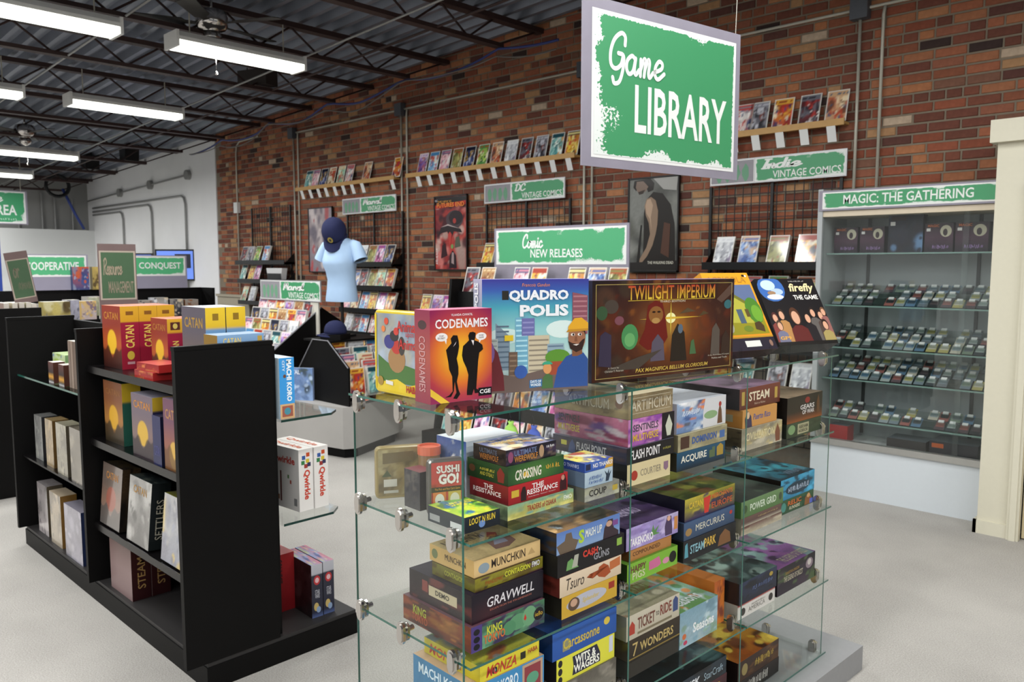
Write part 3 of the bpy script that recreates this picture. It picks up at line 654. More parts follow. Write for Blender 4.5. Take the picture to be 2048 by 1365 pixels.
def ledge(label, x0, x1, comics, tags, where, seed, shiny=0.):
    e = tag(empty('comic_ledge', (x0, 0, 2.80)), label, 'shelf')
    mb = MB(); mb.box(0, 6.245, -.02, x1-x0, WY-.014, .0); mb.build('shelf_board', WOOD, e); mb = MB(); mb.box(0, 6.233, -.028, x1-x0, 6.245, .022); mb.build('front_lip', WOOD, e)
    r = random.Random(seed); order = list(range(len(CP))); r.shuffle(order)
    for q, px in enumerate(comics):
        X = ony(px, 330, 6.26)[0] if px > 0 else -px
        comic(order[q], (X, 6.262, 2.803), 0, .26, 'bagged {} comic standing on the '+where, 'comics on the wall ledges', .006, r.random() < shiny)
    for q, px in enumerate(tags):
        X = ony(px, 380, 6.26)[0]; mb = MB(); mb.box(-.035, 0, -.125, .035, .002, 0); o = mb.build('price_tag', PAPER, None, (X, 6.236, 2.772)); o.rotation_euler = (.35, 0, 0)
        tag(o, 'white price tag hanging from the front of the '+where, 'price tag', 'price tags on the '+where)
ledge('short pine comic ledge on the bricks behind the mannequin', -10.42, -8.09, [606, 620, 636, 652, 670, 687, 722, 782], [605, 621.6, 638, 653, 671, 688, 706, 726, 786], 'short pine ledge behind the mannequin', 2, .3)
ledge('long pine comic ledge above the red framed poster', -7.86, -5.17, [832, 853.5, 876, 899.6, 924.5, 950.7, 978, 1006.7, 1035.4, 1065.3, 1096.4, 1127.5], [838, 860, 884, 908, 934, 960, 988, 1017, 1046, 1076, 1106, 1138], 'long pine ledge above the red poster', 6, .5)
ledge('pine comic ledge above the card cabinet side', -4.95, -2.50, [1420, 1462, 1492, 1539, 1591, 1644], [1420, 1465, 1509, 1557, 1605, 1659], 'pine ledge beside the hanging sign', 11, 1.)

# gridwall racks on the bricks
def rack(label, x0, x1, z0, z1, shelves, name='wall_rack'):
    e = tag(empty(name, (x0, 6.29, 0)), label, 'rack'); L = x1-x0
    mb = MB(); x = 0.
    while x <= L+.001: mb.box(x-.003, .02, z0, x+.003, .026, z1); x += L/round(L/.076)
    z = z0
    while z <= z1+.001: mb.box(0, .014, z-.003, L, .02, z+.003); z += .1
    mb.build('wire_grid', BLACKM, e)
    mb = MB()
    for q in (0, L/2, L): mb.box(q-.012, .01, z0, q+.012, .03, z1)
    mb.build('grid_upright', BLACKM, e)
    for (a, b_, zz) in shelves:
        mb = MB(); mb.box(a-x0, -.16, zz-.03, b_-x0, .015, zz); mb.box(a-x0, -.165, zz-.035, b_-x0, -.158, zz+.03)
        for q in (a-x0, b_-x0-.004): mb.prism([(-.16, zz-.03), (.015, zz-.03), (.015, zz+.14)], q, q+.004, 'x')
        mb.build('shelf', BLACKM, e)
    return e
def fill(x0, x1, z, where, seed, n=None, gap=.012, th=(.006, .03), y=6.155, shiny=.4, tilt=.32, skip=()):
    r = random.Random(seed); n = n or int((x1-x0)/(CW+gap)); order = list(range(len(CP))); r.shuffle(order); st = (x1-x0)/n
    for q in range(n):
        if q in skip: continue
        comic(order[q % len(order)], (x0+q*st+r.uniform(0, max(.0, st-CW)), y+.004*(q % 2), z+.003), 0, tilt+r.uniform(-.03, .03), '{} comic in the '+where, 'comics in the wall racks', r.choice(th), r.random() < shiny)
rack('black wire grid comic rack with tilted shelves behind the mannequin', -9.22, -8.02, .3, 2.38, [(-9.2, -8.03, z) for z in (1.715, 1.41, 1.11, .80, .5)])
for k, z in enumerate((1.715, 1.41, 1.11, .80, .5)): fill(-9.19, -8.06, z, ['top row', 'second row', 'third row', 'fourth row', 'lowest row'][k]+' of the rack behind the mannequin', 20+k, 6, th=(.008, .03))
rack('black wire grid comic rack near the brick wall corner', -11.86, -10.7, .3, 2.6, [(-12.1, -10.6, 1.75), (-12.05, -10.6, 1.46), (-12.05, -10.6, 1.12)])
for k, z in enumerate((1.75, 1.46, 1.12)): fill(-12.08, -10.7, z, ['top row', 'second row', 'third row'][k]+' of the rack near the wall corner', 30+k, 6, skip=((4, 5), (3, 4, 5), (2,))[k])
mb = MB(); mb.prism([(-.19, 0), (.19, 0), (.23, .17), (-.23, .17)], 0, .09, 'y'); o = tag(mb.build('white_tray', mat('white_black_tray', 'd8d8d8', .4), loc=(-10.95, 6.16, 1.49)), 'white tray holding comics on the rack near the wall corner', 'tray')
mb = MB(); mb.box(-.2, -.004, .0, .2, 0, .09); mb.build('black_band', BLACKM, o)
rack('black wire grid comic rack between the framed posters', -6.5, -5.28, .3, 2.38, [(-6.48, -5.3, 1.70), (-6.48, -5.3, 1.40), (-7.55, -5.3, 1.10), (-7.55, -5.3, .8)])
fill(-6.46, -5.35, 1.70, 'top row of the rack between the posters', 50, 5); fill(-6.46, -5.35, 1.40, 'second row of the rack between the posters', 51, 5)
fill(-7.54, -6.6, 1.10, 'third row of the rack under the red poster', 52, 5); fill(-7.54, -6.6, .8, 'lowest row of the rack under the red poster', 53, 5)
rack('black wire grid comic rack beside the glass card cabinet', -3.67, -2.53, .2, 2.38, [(-3.64, -2.55, z) for z in (1.695, 1.36, 1.02, .66, .32)])
for k, z in enumerate((1.695, 1.36, 1.02, .66, .32)): fill(-3.61, -2.60, z, ['top row', 'second row', 'third row', 'fourth row', 'lowest row'][k]+' of the rack beside the card cabinet', 61+k, 4, th=(.012, .04), shiny=.8)

# ================================================================== GLASS CARD CABINET
cab = tag(empty('display_cabinet', (-2.5, 5.82, 0)), 'tall white and grey glass-fronted card cabinet with green header sign', 'cabinet')
CWD, CDP, CT = 1.9, .48, 2.08
CG = mat('light_grey_laminate', 'a9adae', .45, var=.03); CWH = mat('white_laminate', 'ccd2d6', .4, var=.02)
mb = MB(); mb.box(0, .02, 0, CWD, CDP, .37); mb.build('base', CWH, cab)
mb = MB(); mb.box(0, .0, .37, CWD, .05, .40); mb.box(0, .0, .40, CWD, .012, .415); mb.box(0, .035, .40, CWD, .05, .415); mb.build('door_track', mat('satin_aluminium', 'c2c2be', .3, metal=.8), cab)
mb = MB(); mb.box(0, .05, .37, CWD, CDP, .385); mb.build('floor_deck', mat('white_deck', 'd5d5d4', .5), cab)
mb = MB(); mb.box(0, 0, .40, .035, CDP, CT+.17); mb.build('side_panel', CG, cab)
mb = MB(); mb.box(CWD-.035, 0, .40, CWD, CDP, CT+.17); mb.build('side_panel', CG, cab)
mb = MB(); mb.box(.035, CDP-.02, .385, CWD-.035, CDP, CT); mb.build('back_panel', mat('grey_mirror_back', 'a2a6a8', .35, metal=.0, var=.06, scale=6), cab)
mb = MB(); mb.box(0, .01, CT-.03, CWD, CDP, CT+.01); mb.build('top_rail', mat('beige_top_rail', 'cdbfa8', .5), cab)
mb = MB(); mb.box(0, .02, CT+.01, CWD, CDP, CT+.16); mb.build('header', CG, cab)
for q in (.20, .95, 1.65):
    mb = MB(); mb.box(q, CDP-.03, .40, q+.022, CDP-.02, CT-.03); mb.build('slotted_standard', mat('dark_slotted_steel', '4a4b4b', .5, metal=.4), cab)
for (a, b_, yy) in ((.035, 1.0, .02), (.96, CWD-.035, .04)):
    mb = MB(); mb.box(a, yy, .412, b_, yy+.006, CT-.03); mb.build('sliding_door', glassmat('cabinet_glass', (.93, .95, .945), 1.0), cab)
SH = [(1.785, ), (1.405, ), (1.095, ), (.86, ), (.56, )]
for (zz,) in SH:
    mb = MB(); mb.box(.04, .09, zz-.008, CWD-.04, CDP-.035, zz); gsh = mb.build('glass_shelf', [glassmat('shelf_glass', (.86, .9, .885), 1.0)], cab)
    mb = MB(); mb.box(.04, .085, zz-.009, CWD-.04, .09, zz+.001); mb.build('shelf_edge', mat('grey_green_edge', '7f9a92', .3), gsh)
o, fr = board('narrow green and white header sign on the glass card cabinet', (-2.49, 5.812, CT+.012), 0, 1.86, .145, [(.018, .14, .985, .86, distress('worn_green_header', GREEN, .02, .07, 8.), .008)], name='cabinet_sign')
text(o, fr, 'MAGIC: THE GATHERING', .095, .29, .545, .74, 'dfe4df', bold=.015, off=.002)
# boxed card sets on the top glass shelf and floor
for k, (px, dz, wd, c) in enumerate(((1668, .19, .17, 'small'), (1719, .19, .17, 'small'), (1775, .265, .23, 'big'), (1848, .20, .18, 'small'), (1909, .20, .20, 'small'))):
    X = ony(px, 500, 5.98)[0]; big = c == 'big'
    game('dark boxed card set with pale blue glow on the top cabinet shelf' if big else 'dark purple boxed card set with pale moon on the top cabinet shelf', (X, 5.98, 1.786), 0, (wd, .09, dz),
         {'all': '1b171d', 'front': art(['241f28', '1c2430', '6a8ab0', '2a2a38'], 5, 9, .5) if big else grad((0, '201a24'), (.5, '4a3040'), (1, '2a1e24'))},
         [] if big else [('front', '~eldri', .28, .12, .85, .26, '9a7ab0'), ('front', 'MAGIC', .1, .86, .5, .95, 'c0602c', dict(bold=.02))], [('front', [(.06, .72), (.2, .72), (.2, .82), (.06, .82)], 'd8d4d0'), ('front', [(.08, .85), (.52, .85), (.52, .96), (.08, .96)], '2c1c18')]+([] if big else [('front', ell(.74, .72, .2, .2), 'b8b09a'), ('front', ell(.72, .68, .08, .12), '3a2c30')]),
         group='boxed card sets on the top cabinet shelf' if not big else None, cat='card game', name='card_set')
for (X, Y, Z, d, c, lab) in ((-2.40, 5.92, .386, (.14, .12, .12), '9a2c2c', 'red card box on the floor of the glass cabinet'), (-1.98, 5.92, .386, (.26, .2, .08), '3a3736', 'dark grey game box lying on the cabinet floor'), (-1.70, 5.93, .386, (.3, .26, .10), '2e2e32', 'black game box with orange patch lying on the cabinet floor')):
    game(lab, (X, Y, Z), 0, d, {'all': c, 'top': '5a6066'}, [], [('front', [(.05, .55), (.3, .55), (.3, .85), (.05, .85)], 'b0562c')] if 'orange' in lab else [], cat='card game', name='card_set')
# single trading cards with price stickers on stepped tiers
CARDC = ['4a4f52', '6a7074', '8c969a', '5b5053', '9aa39f', '76828a', 'a8a068', '96605a', '5f7a92', '7c8a7a', 'b9b3a4', '3c3e40']
cardm = []
for c in CARDC:
    m_ = MB(); m_.box(0, 0, 0, .063, .003, .088, cols=[lin('222222'), lin('cfcfcb'), lin(c), lin('444444'), lin('333333'), lin('444444')]); m_.box(.006, -.0006, .03, .057, 0, .07, lin(CARDC[(CARDC.index(c)+4) % 12])); cardm.append(m_.mesh('trading_card', [PRINT], fixn=True))
st = MB(); st.box(.014, -.010, .066, .050, -.0005, .088); stm = st.mesh('price_sticker', [PAPER], fixn=True)
r = random.Random(9); nm = {1: 'second', 2: 'third', 3: 'fourth', 4: 'lowest'}
for si in (1, 2, 3, 4):
    zz = SH[si][0]; tiers = 3 if si < 4 else 2
    for t in range(tiers):
        e_y = 5.93+.105*t; zb = zz+.012+.045*t
        mb = MB(); mb.box(-2.44, e_y+.035, zz, -.7, e_y+.04, zb+.04); mb.box(-2.44, e_y-.004, zb-.011, -.7, e_y+.04, zb-.008)
        tag(mb.build('card_riser', glassmat('riser_acrylic', (.85, .88, .87), .6)), 'clear acrylic step for cards, %s tier on the %s cabinet shelf' % (['front', 'middle', 'back'][t], nm[si]), 'card stand')
        for q in range(16):
            if r.random() < (.12 if si < 4 else .2): continue
            X = -2.42+.074*q+r.uniform(-.004, .004)
            o = link('trading_card', cardm[r.randrange(12)], None, (X, e_y+.004, zb-.006)); o.rotation_euler = (-.95, 0, 0)
            tag(o, 'small trading card with white price sticker in the %s tier of the %s cabinet shelf' % (['front', 'middle', 'back'][t], nm[si]), 'card', 'cards on %s tier of %s cabinet shelf' % (['front', 'middle', 'back'][t], nm[si]))
            link('price_sticker', stm, o)
# ================================================================== GLASS SHELF UNIT
TH = math.radians(87.35); G0 = np.array([-1.358, 1.236]); GA = np.array([math.cos(TH), math.sin(TH)]); GB = np.array([-math.sin(TH), math.cos(TH)])
def gl(a, b, z): p = G0+GA*a+GB*b; return (p[0], p[1], z)
LV = [1.344, 1.039, .734, .429, .124]; SW, SD = .634, .465
gu = tag(empty('glass_display_shelf', gl(0, 0, 0), TH), 'clear glass shelf unit with chrome connectors full of board games', 'shelf')
mb = MB(); mb.box(-.12, -.09, 0, 2.10, .56, .105); mb.build('plinth', mat('grey_plinth', '8f8f90', .6, var=.06), gu)
for k in range(4):
    a = SW*k; mb = MB(); mb.box(a-.003, 0, .106, a+.003, SD, LV[0]-.006); pn = mb.build('side_pane', GLASS, gu)
    mb = MB(); mb.box(a-.003, -.001, .106, a+.003, 0, LV[0]-.006); mb.box(a-.003, SD, .106, a+.003, SD+.001, LV[0]-.006); mb.build('pane_edge', GLEDGE, pn)
for li, z in enumerate(LV):
    for k in range(3):
        a0, a1 = SW*k+.004, SW*(k+1)-.004
        if li == 0: a0, a1 = SW*k+.001, SW*(k+1)-.001
        if k == 0 and li == 0: a0 -= .012
        if k == 2 and li == 0: a1 += .012
        f0 = -.022
        mb = MB(); mb.box(a0, f0, z-.006, a1, SD+.01, z); pn = mb.build('shelf_pane', GLASS, gu)
        mb = MB(); mb.box(a0, f0-.001, z-.006, a1, f0, z); mb.box(a0-.001, f0, z-.006, a0, SD+.01, z); mb.build('shelf_edge', GLEDGE, pn)
cl = MB()
prof = [(.0145*math.cos(t), .031*(1 if math.sin(t) >= 0 else -1)*(abs(math.sin(t))**.5)) for t in np.linspace(0, 2*math.pi, 16, endpoint=False)]
cl.prism([(p[0], p[1]) for p in prof], -.012, -.004, 'x'); cl.prism([(.8*p[0], .8*p[1]) for p in prof], -.015, -.012, 'x')
cl.tube([(-.004, 0, 0), (.004, 0, 0)], .012, 10)
cl.prism([(p[0]*.9, p[1]*.8) for p in prof], .004, .011, 'x'); cl.tube([(.011, 0, .004), (.030, 0, .006)], .007, 8)
clm = cl.mesh('connector', [CHROME], fixn=True)
for k in range(4):
    for li, z in enumerate(LV):
        for b_ in (.035, .245, .44):
            link('connector', clm, gu, (SW*k, b_, z-(.02 if li == 0 else .0)))
def gg(label, a, b, z, dims, faces, texts=(), shp=(), rot=0., **kw):
    return game(label, gl(a, b, z+.0006), TH+rot, dims, faces, texts, shp, **kw)
def stack(z, rows, where):
    for (lab, a, b, h, wa, db, faces, texts, *sh) in rows:
        gg(lab+', '+where, a, b, z, (wa, db, h), faces, texts, sh[0] if sh else ()); z += h+.0008
    return z
B = dict(bold=.02)
FT = 'front'; LT = 'left'; TP = 'top'
# ---- second level, first bay
stack(LV[1], [
 ('yellow-green flat game box with teal patches', .185, .043, .037, .25, .15, {'all': '8a9a5a', FT: art(['b8b460', '7fa88a', '4a8a8e', 'c8c070'], 1, 12), LT: art(['56624a', '6a7a5a', '44523f'], 2, 8), TP: '7a8a6a'}, [(FT, 'TRADERS of OSAKA', .28, .3, .72, .7, '9a3a30', B), (FT, 'FMO', .84, .35, .97, .7, 'e8ecd8', B)]),
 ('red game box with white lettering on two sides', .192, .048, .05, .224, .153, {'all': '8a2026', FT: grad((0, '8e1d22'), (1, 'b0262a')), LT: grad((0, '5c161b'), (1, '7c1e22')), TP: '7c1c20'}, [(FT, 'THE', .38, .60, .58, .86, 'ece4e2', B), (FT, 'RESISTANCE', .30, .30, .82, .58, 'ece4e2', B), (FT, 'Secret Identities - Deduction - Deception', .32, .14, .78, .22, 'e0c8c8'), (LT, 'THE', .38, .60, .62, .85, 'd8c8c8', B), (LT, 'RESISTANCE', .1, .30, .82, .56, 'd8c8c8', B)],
   [(FT, [(.05, .35), (.17, .35), (.17, .72), (.05, .72)], 'c8a83a'), (FT, [(.2, .05), (.2, .5), (.23, .8), (.27, .8), (.29, .5), (.29, .05)], '2c1a1c'), (FT, [(.86, .05), (.86, .5), (.9, .9), (.95, .9), (.98, .5), (.98, .05)], '3a1a1e'), (FT, ell(.915, .75, .03, .15), 'c08a78')]),
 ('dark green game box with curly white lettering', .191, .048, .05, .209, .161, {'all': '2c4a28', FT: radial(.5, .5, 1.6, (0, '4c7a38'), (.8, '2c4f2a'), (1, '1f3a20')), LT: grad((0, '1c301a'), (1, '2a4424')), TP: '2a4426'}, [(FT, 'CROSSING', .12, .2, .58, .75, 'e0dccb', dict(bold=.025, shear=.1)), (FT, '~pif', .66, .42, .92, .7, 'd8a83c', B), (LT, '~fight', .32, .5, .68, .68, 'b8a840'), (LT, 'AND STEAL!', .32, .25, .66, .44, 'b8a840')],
   [(FT, ell(.31, .42, .05, .16), 'd8b040'), (LT, ell(.12, .5, .08, .2), '5a3a24'), (LT, [(.76, .1), (.74, .6), (.82, .9), (.92, .6), (.9, .1)], '7a2c24')]),
 ('dark game box with grey and orange lettering on top of its pile', .191, .056, .042, .186, .128, {'all': '241f2a', FT: art(['2a2430', '1f1c26', '463650', '6a5a50'], 4, 8), LT: art(['241d1c', '3a2c22', '1a1614'], 5, 8), TP: art(['8a84a0', '4a5a8a', 'b0a48a', '2a2838', 'a87a4a', 'd8d0c0'], 6, 18)}, [(FT, 'ULTIMATE', .16, .52, .60, .86, '6a7aa0', B), (FT, 'WEREWOLF', .16, .12, .62, .50, 'c0813a', B), (LT, 'ULTIMATE', .2, .55, .74, .85, '555a6c', B), (LT, 'WEREWOLF', .2, .14, .78, .5, '96602e', B), (TP, 'ULTIMATE', .1, .72, .6, .9, '3a3a52', B), (TP, 'WEREWOLF', .1, .5, .7, .7, 'd0b060', B), (FT, '~bez', .80, .62, .96, .8, 'e0e0e0')],
   [(FT, ell(.09, .5, .05, .35), '8a4a6a'), (FT, ell(.70, .5, .05, .4), 'b09070'), (TP, ell(.3, .2, .14, .12), 'd8cfa8')])], 'upper glass shelf')
gg('small yellow and green topped game box lying alone on the upper glass shelf', .041, .042, LV[1], (.116, .147, .041), {'all': '1d2126', FT: grad((0, '14181f'), (1, '232c36')), LT: '3a3d42', TP: art(['b8c840', '6aa83a', 'e0d040', '3a6a34', '2a6a9a'], 7, 14)}, [(FT, 'LOOT N RUN', .12, .45, .86, .85, 'dfc23a', dict(bold=.02, shear=.1)), (TP, 'LOOT N RUN', .3, .62, .95, .8, 'e8d848', B)], [(FT, ell(.48, .35, .09, .22), '6a8ac0'), (LT, [(.05, .15), (.33, .15), (.33, .55), (.05, .55)], '9a9a9a'), (LT, [(.62, .1), (.92, .1), (.92, .5), (.62, .5)], 'c8c8c8')])
stack(LV[1], [
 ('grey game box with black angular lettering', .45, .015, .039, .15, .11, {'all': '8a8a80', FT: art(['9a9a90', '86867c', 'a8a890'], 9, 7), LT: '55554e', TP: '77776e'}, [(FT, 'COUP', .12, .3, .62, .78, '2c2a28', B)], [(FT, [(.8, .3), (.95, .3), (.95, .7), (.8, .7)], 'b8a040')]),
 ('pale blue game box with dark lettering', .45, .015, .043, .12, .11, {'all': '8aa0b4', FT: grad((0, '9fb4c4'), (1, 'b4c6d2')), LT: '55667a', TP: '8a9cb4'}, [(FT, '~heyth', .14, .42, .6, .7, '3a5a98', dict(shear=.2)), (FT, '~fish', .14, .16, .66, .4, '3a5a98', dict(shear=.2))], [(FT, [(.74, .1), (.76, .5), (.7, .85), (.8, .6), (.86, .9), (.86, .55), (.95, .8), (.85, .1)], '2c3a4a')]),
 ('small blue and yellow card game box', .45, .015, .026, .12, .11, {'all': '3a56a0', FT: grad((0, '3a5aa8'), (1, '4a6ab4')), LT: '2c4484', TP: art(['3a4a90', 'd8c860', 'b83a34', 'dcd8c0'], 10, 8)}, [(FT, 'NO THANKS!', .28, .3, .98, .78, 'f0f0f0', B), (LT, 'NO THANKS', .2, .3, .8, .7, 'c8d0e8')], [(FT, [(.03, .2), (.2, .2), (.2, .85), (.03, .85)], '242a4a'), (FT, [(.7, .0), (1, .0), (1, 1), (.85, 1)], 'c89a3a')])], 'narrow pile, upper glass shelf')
gg('white and blue game box behind the pile on the upper glass shelf', .2, .225, LV[1], (.19, .13, .175), {'all': 'c4ccd6', LT: art(['b8c4d4', '3a5aa0', 'e8e8ee'], 13, 7), TP: 'd8dce2'})
# tins, tube and deck at the left of the upper shelf
def tin(label, a, b, z, w_, d, h, rot, front, rim, shp=(), texts=()):
    mb = MB(); r = .014
    def rr(k): return [(w_/2+(w_/2-r)*sx+r*k*math.cos(t)-(0), h/2+(h/2-r)*sy+r*k*math.sin(t)) for sx, sy, t0 in ((1, 1, 0), (-1, 1, 90), (-1, -1, 180), (1, -1, 270)) for t in [math.radians(t0+q) for q in (0, 30, 60, 90)]]
    P0 = rr(1); rings = [[(p[0], y, p[1]) for p in P0] for y in (.004, d-.004)]
    inn = [(w_/2+(p[0]-w_/2)*(1-.006/w_), h/2+(p[1]-h/2)*(1-.006/h)) for p in P0]
    mb.rings([[(p[0], 0, p[1]) for p in inn]]+rings[:1]+[[(p[0], d*.62, p[1]) for p in P0], [(p[0]*1.0, d*.63, p[1]) for p in inn], [(p[0], d, p[1]) for p in inn]], lin(rim))
    o = mb.build('game_tin', TIN, None, gl(a, b, z+.0006), TH+rot); tag(o, label, 'tin')
    g = MB(); U, V = uvg(16, 20); g.grid((.008, -.0006, .008), (w_-.016, 0, 0), (0, 0, h-.016), front(U, V)); g.build('cover_print', TIN, o, fixn=False)
    fr = ((.008, -.001, .008), (1, 0, 0), (0, 0, 1), (0, -1, 0), w_-.016, h-.016)
    if shp:
        s2 = MB()
        for i, (pts, c) in enumerate(shp): s2.poly([(.008+u*(w_-.016), -.0009-.00015*i, .008+v*(h-.016)) for u, v in pts], lin(c))
        s2.build('printed_figure', TIN, o, fixn=False)
    for t in texts: text(o, fr, *t[:6], **(t[6] if len(t) > 6 else {}), off=.0016)
    return o
tin('gold brown game tin standing back-to-front on the upper glass shelf', .045, .435, LV[1], .14, .035, .148, math.radians(-27), art(['8a7850', '9a8a60', '6a5c40', 'a89a72'], 14, 14), '9a8656', [([(.12, .2), (.42, .2), (.42, .36), (.12, .36)], 'c4c0b4'), ([(.12, .06), (.45, .06), (.45, .12), (.12, .12)], 'b8b4a8'), ([(.08, .42), (.2, .56), (.3, .42)], '4a5238'), ([(.1, .7), (.8, .74), (.8, .95), (.1, .93)], '6e5f40')])
tin('red and black game tin with bubbly white lettering on the upper glass shelf', .055, .205, LV[1], .10, .033, .152, math.radians(-22), art(['a0302a', 'b83a30', '8a2824'], 15, 6), '55504c',
    [([(.0, .42), (1, .42), (1, .52), (0, .52)], '2c201c'), ([(.05, .06), (.46, .06), (.46, .42), (.05, .42)], 'c8743a'), ([(.54, .06), (.95, .06), (.95, .42), (.54, .42)], 'b8a04a'), (ell(.26, .27, .15, .12), 'd8d4c4'), (ell(.75, .27, .15, .12), 'd0cabc'), ([(.16, .08), (.34, .08), (.3, .25), (.2, .25)], '3a2c1c'), ([(.0, 0), (1, 0), (1, .05), (0, .05)], '3a1a18')],
    [('SUSHI', .16, .79, .9, .94, 'dcd8d4', dict(bold=.035)), ('GO!', .22, .57, .88, .78, 'dcd8d4', dict(bold=.05)), ('The Pick and Pass Card Game', .1, .46, .92, .50, 'd8a040')])
gg('small dark grey card deck box standing beside the tins', .072, .265, LV[1], (.05, .07, .105), {'all': '3a3638', LT: art(['4a4648', '36323a', '5a5450'], 16, 8), TP: '6a3038'})
mb = MB(); mb.lathe([(.031, 0), (.031, .135)], 20, col=lin('8a6a48')); mb.lathe([(.033, .128), (.033, .152), (.029, .152), (.029, .146)], 20, col=lin('d86a4a')); o = mb.build('card_tube', TIN, None, gl(.165, .345, LV[1]+.0006), smooth=False)
tag(o, 'brown cardboard tube with orange lid behind the red tin', 'tube')
# ---- second level, second bay
stack(LV[1], [
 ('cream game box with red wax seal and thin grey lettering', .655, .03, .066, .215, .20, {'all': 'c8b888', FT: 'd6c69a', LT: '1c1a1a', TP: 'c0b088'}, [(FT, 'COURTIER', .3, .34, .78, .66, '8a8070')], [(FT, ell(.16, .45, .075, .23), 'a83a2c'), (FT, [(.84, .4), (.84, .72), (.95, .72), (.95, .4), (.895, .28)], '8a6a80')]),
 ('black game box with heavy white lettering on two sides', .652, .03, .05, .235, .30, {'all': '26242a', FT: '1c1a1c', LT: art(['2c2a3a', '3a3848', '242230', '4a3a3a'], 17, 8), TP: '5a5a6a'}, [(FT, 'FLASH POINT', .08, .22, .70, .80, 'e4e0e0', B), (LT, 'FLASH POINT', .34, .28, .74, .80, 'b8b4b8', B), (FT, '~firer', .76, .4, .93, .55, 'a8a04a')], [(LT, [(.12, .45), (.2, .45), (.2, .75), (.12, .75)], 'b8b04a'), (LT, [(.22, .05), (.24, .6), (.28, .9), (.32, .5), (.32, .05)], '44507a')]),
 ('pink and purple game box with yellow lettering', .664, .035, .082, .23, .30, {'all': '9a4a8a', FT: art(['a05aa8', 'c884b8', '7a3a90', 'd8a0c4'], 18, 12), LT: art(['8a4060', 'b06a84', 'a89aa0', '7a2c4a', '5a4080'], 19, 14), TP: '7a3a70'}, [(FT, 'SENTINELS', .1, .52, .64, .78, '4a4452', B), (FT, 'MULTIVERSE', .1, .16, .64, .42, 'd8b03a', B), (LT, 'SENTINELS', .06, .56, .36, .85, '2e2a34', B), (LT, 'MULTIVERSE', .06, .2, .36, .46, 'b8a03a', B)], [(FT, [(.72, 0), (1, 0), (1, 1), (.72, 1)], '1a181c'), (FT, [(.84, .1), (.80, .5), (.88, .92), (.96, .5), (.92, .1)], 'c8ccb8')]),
 ('tan brown game box with thin tall pale lettering', .664, .035, .072, .22, .30, {'all': '8a7a5e', FT: art(['8a7a5c', '9a8868', '7c6c50'], 20, 8), LT: art(['857458', '94835f', '6e5f48'], 21, 10), TP: 'b8ac90'}, [(FT, 'ARTIFICIUM', .06, .3, .95, .75, 'cfc6b0'), (LT, 'ARTIFICIUM', .2, .3, .75, .75, 'b8ae98')], [(FT, [(.05, .2), (.95, .2), (.95, .22), (.05, .22)], 'c4baa2'), (FT, [(.05, .84), (.95, .84), (.95, .86), (.05, .86)], 'c4baa2'), (LT, ell(.88, .6, .05, .2), '6a4a34')])], 'upper glass shelf')
stack(LV[1], [
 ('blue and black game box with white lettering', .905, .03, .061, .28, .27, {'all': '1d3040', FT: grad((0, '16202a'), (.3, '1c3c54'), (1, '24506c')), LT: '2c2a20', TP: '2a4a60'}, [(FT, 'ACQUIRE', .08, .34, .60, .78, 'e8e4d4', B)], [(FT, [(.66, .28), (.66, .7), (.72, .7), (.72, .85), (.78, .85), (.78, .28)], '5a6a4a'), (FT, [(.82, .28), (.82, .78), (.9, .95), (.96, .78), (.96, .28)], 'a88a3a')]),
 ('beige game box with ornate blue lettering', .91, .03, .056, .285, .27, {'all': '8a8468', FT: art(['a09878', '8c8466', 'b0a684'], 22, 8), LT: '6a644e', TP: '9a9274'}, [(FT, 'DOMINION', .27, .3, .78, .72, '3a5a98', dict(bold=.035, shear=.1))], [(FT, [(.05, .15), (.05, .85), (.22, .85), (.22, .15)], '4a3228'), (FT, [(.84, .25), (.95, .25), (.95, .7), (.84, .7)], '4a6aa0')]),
 ('white and blue game box with diagonal picture', .915, .04, .098, .285, .27, {'all': 'c8c8cc', FT: art(['6a84b0', '9ab0cc', '3a5080', 'd07a3a', 'e8e8ea', '5a5a64'], 23, 16), LT: 'a8acb4', TP: 'b4b8c0'}, [(FT, '~robin', .1, .55, .45, .75, 'e8eef4', dict(bold=.02, shear=.3))], [(FT, [(.52, 0), (1, 0), (1, 1), (.56, 1), (.52, .5)], 'd2d2d4'), (FT, ell(.68, .42, .14, .14), '8aa87a'), (FT, [(.82, .05), (.84, .5), (.87, .75), (.91, .5), (.93, .05)], '6a4a34'), (FT, ell(.875, .72, .03, .09), 'a83a34')])], 'upper glass shelf')
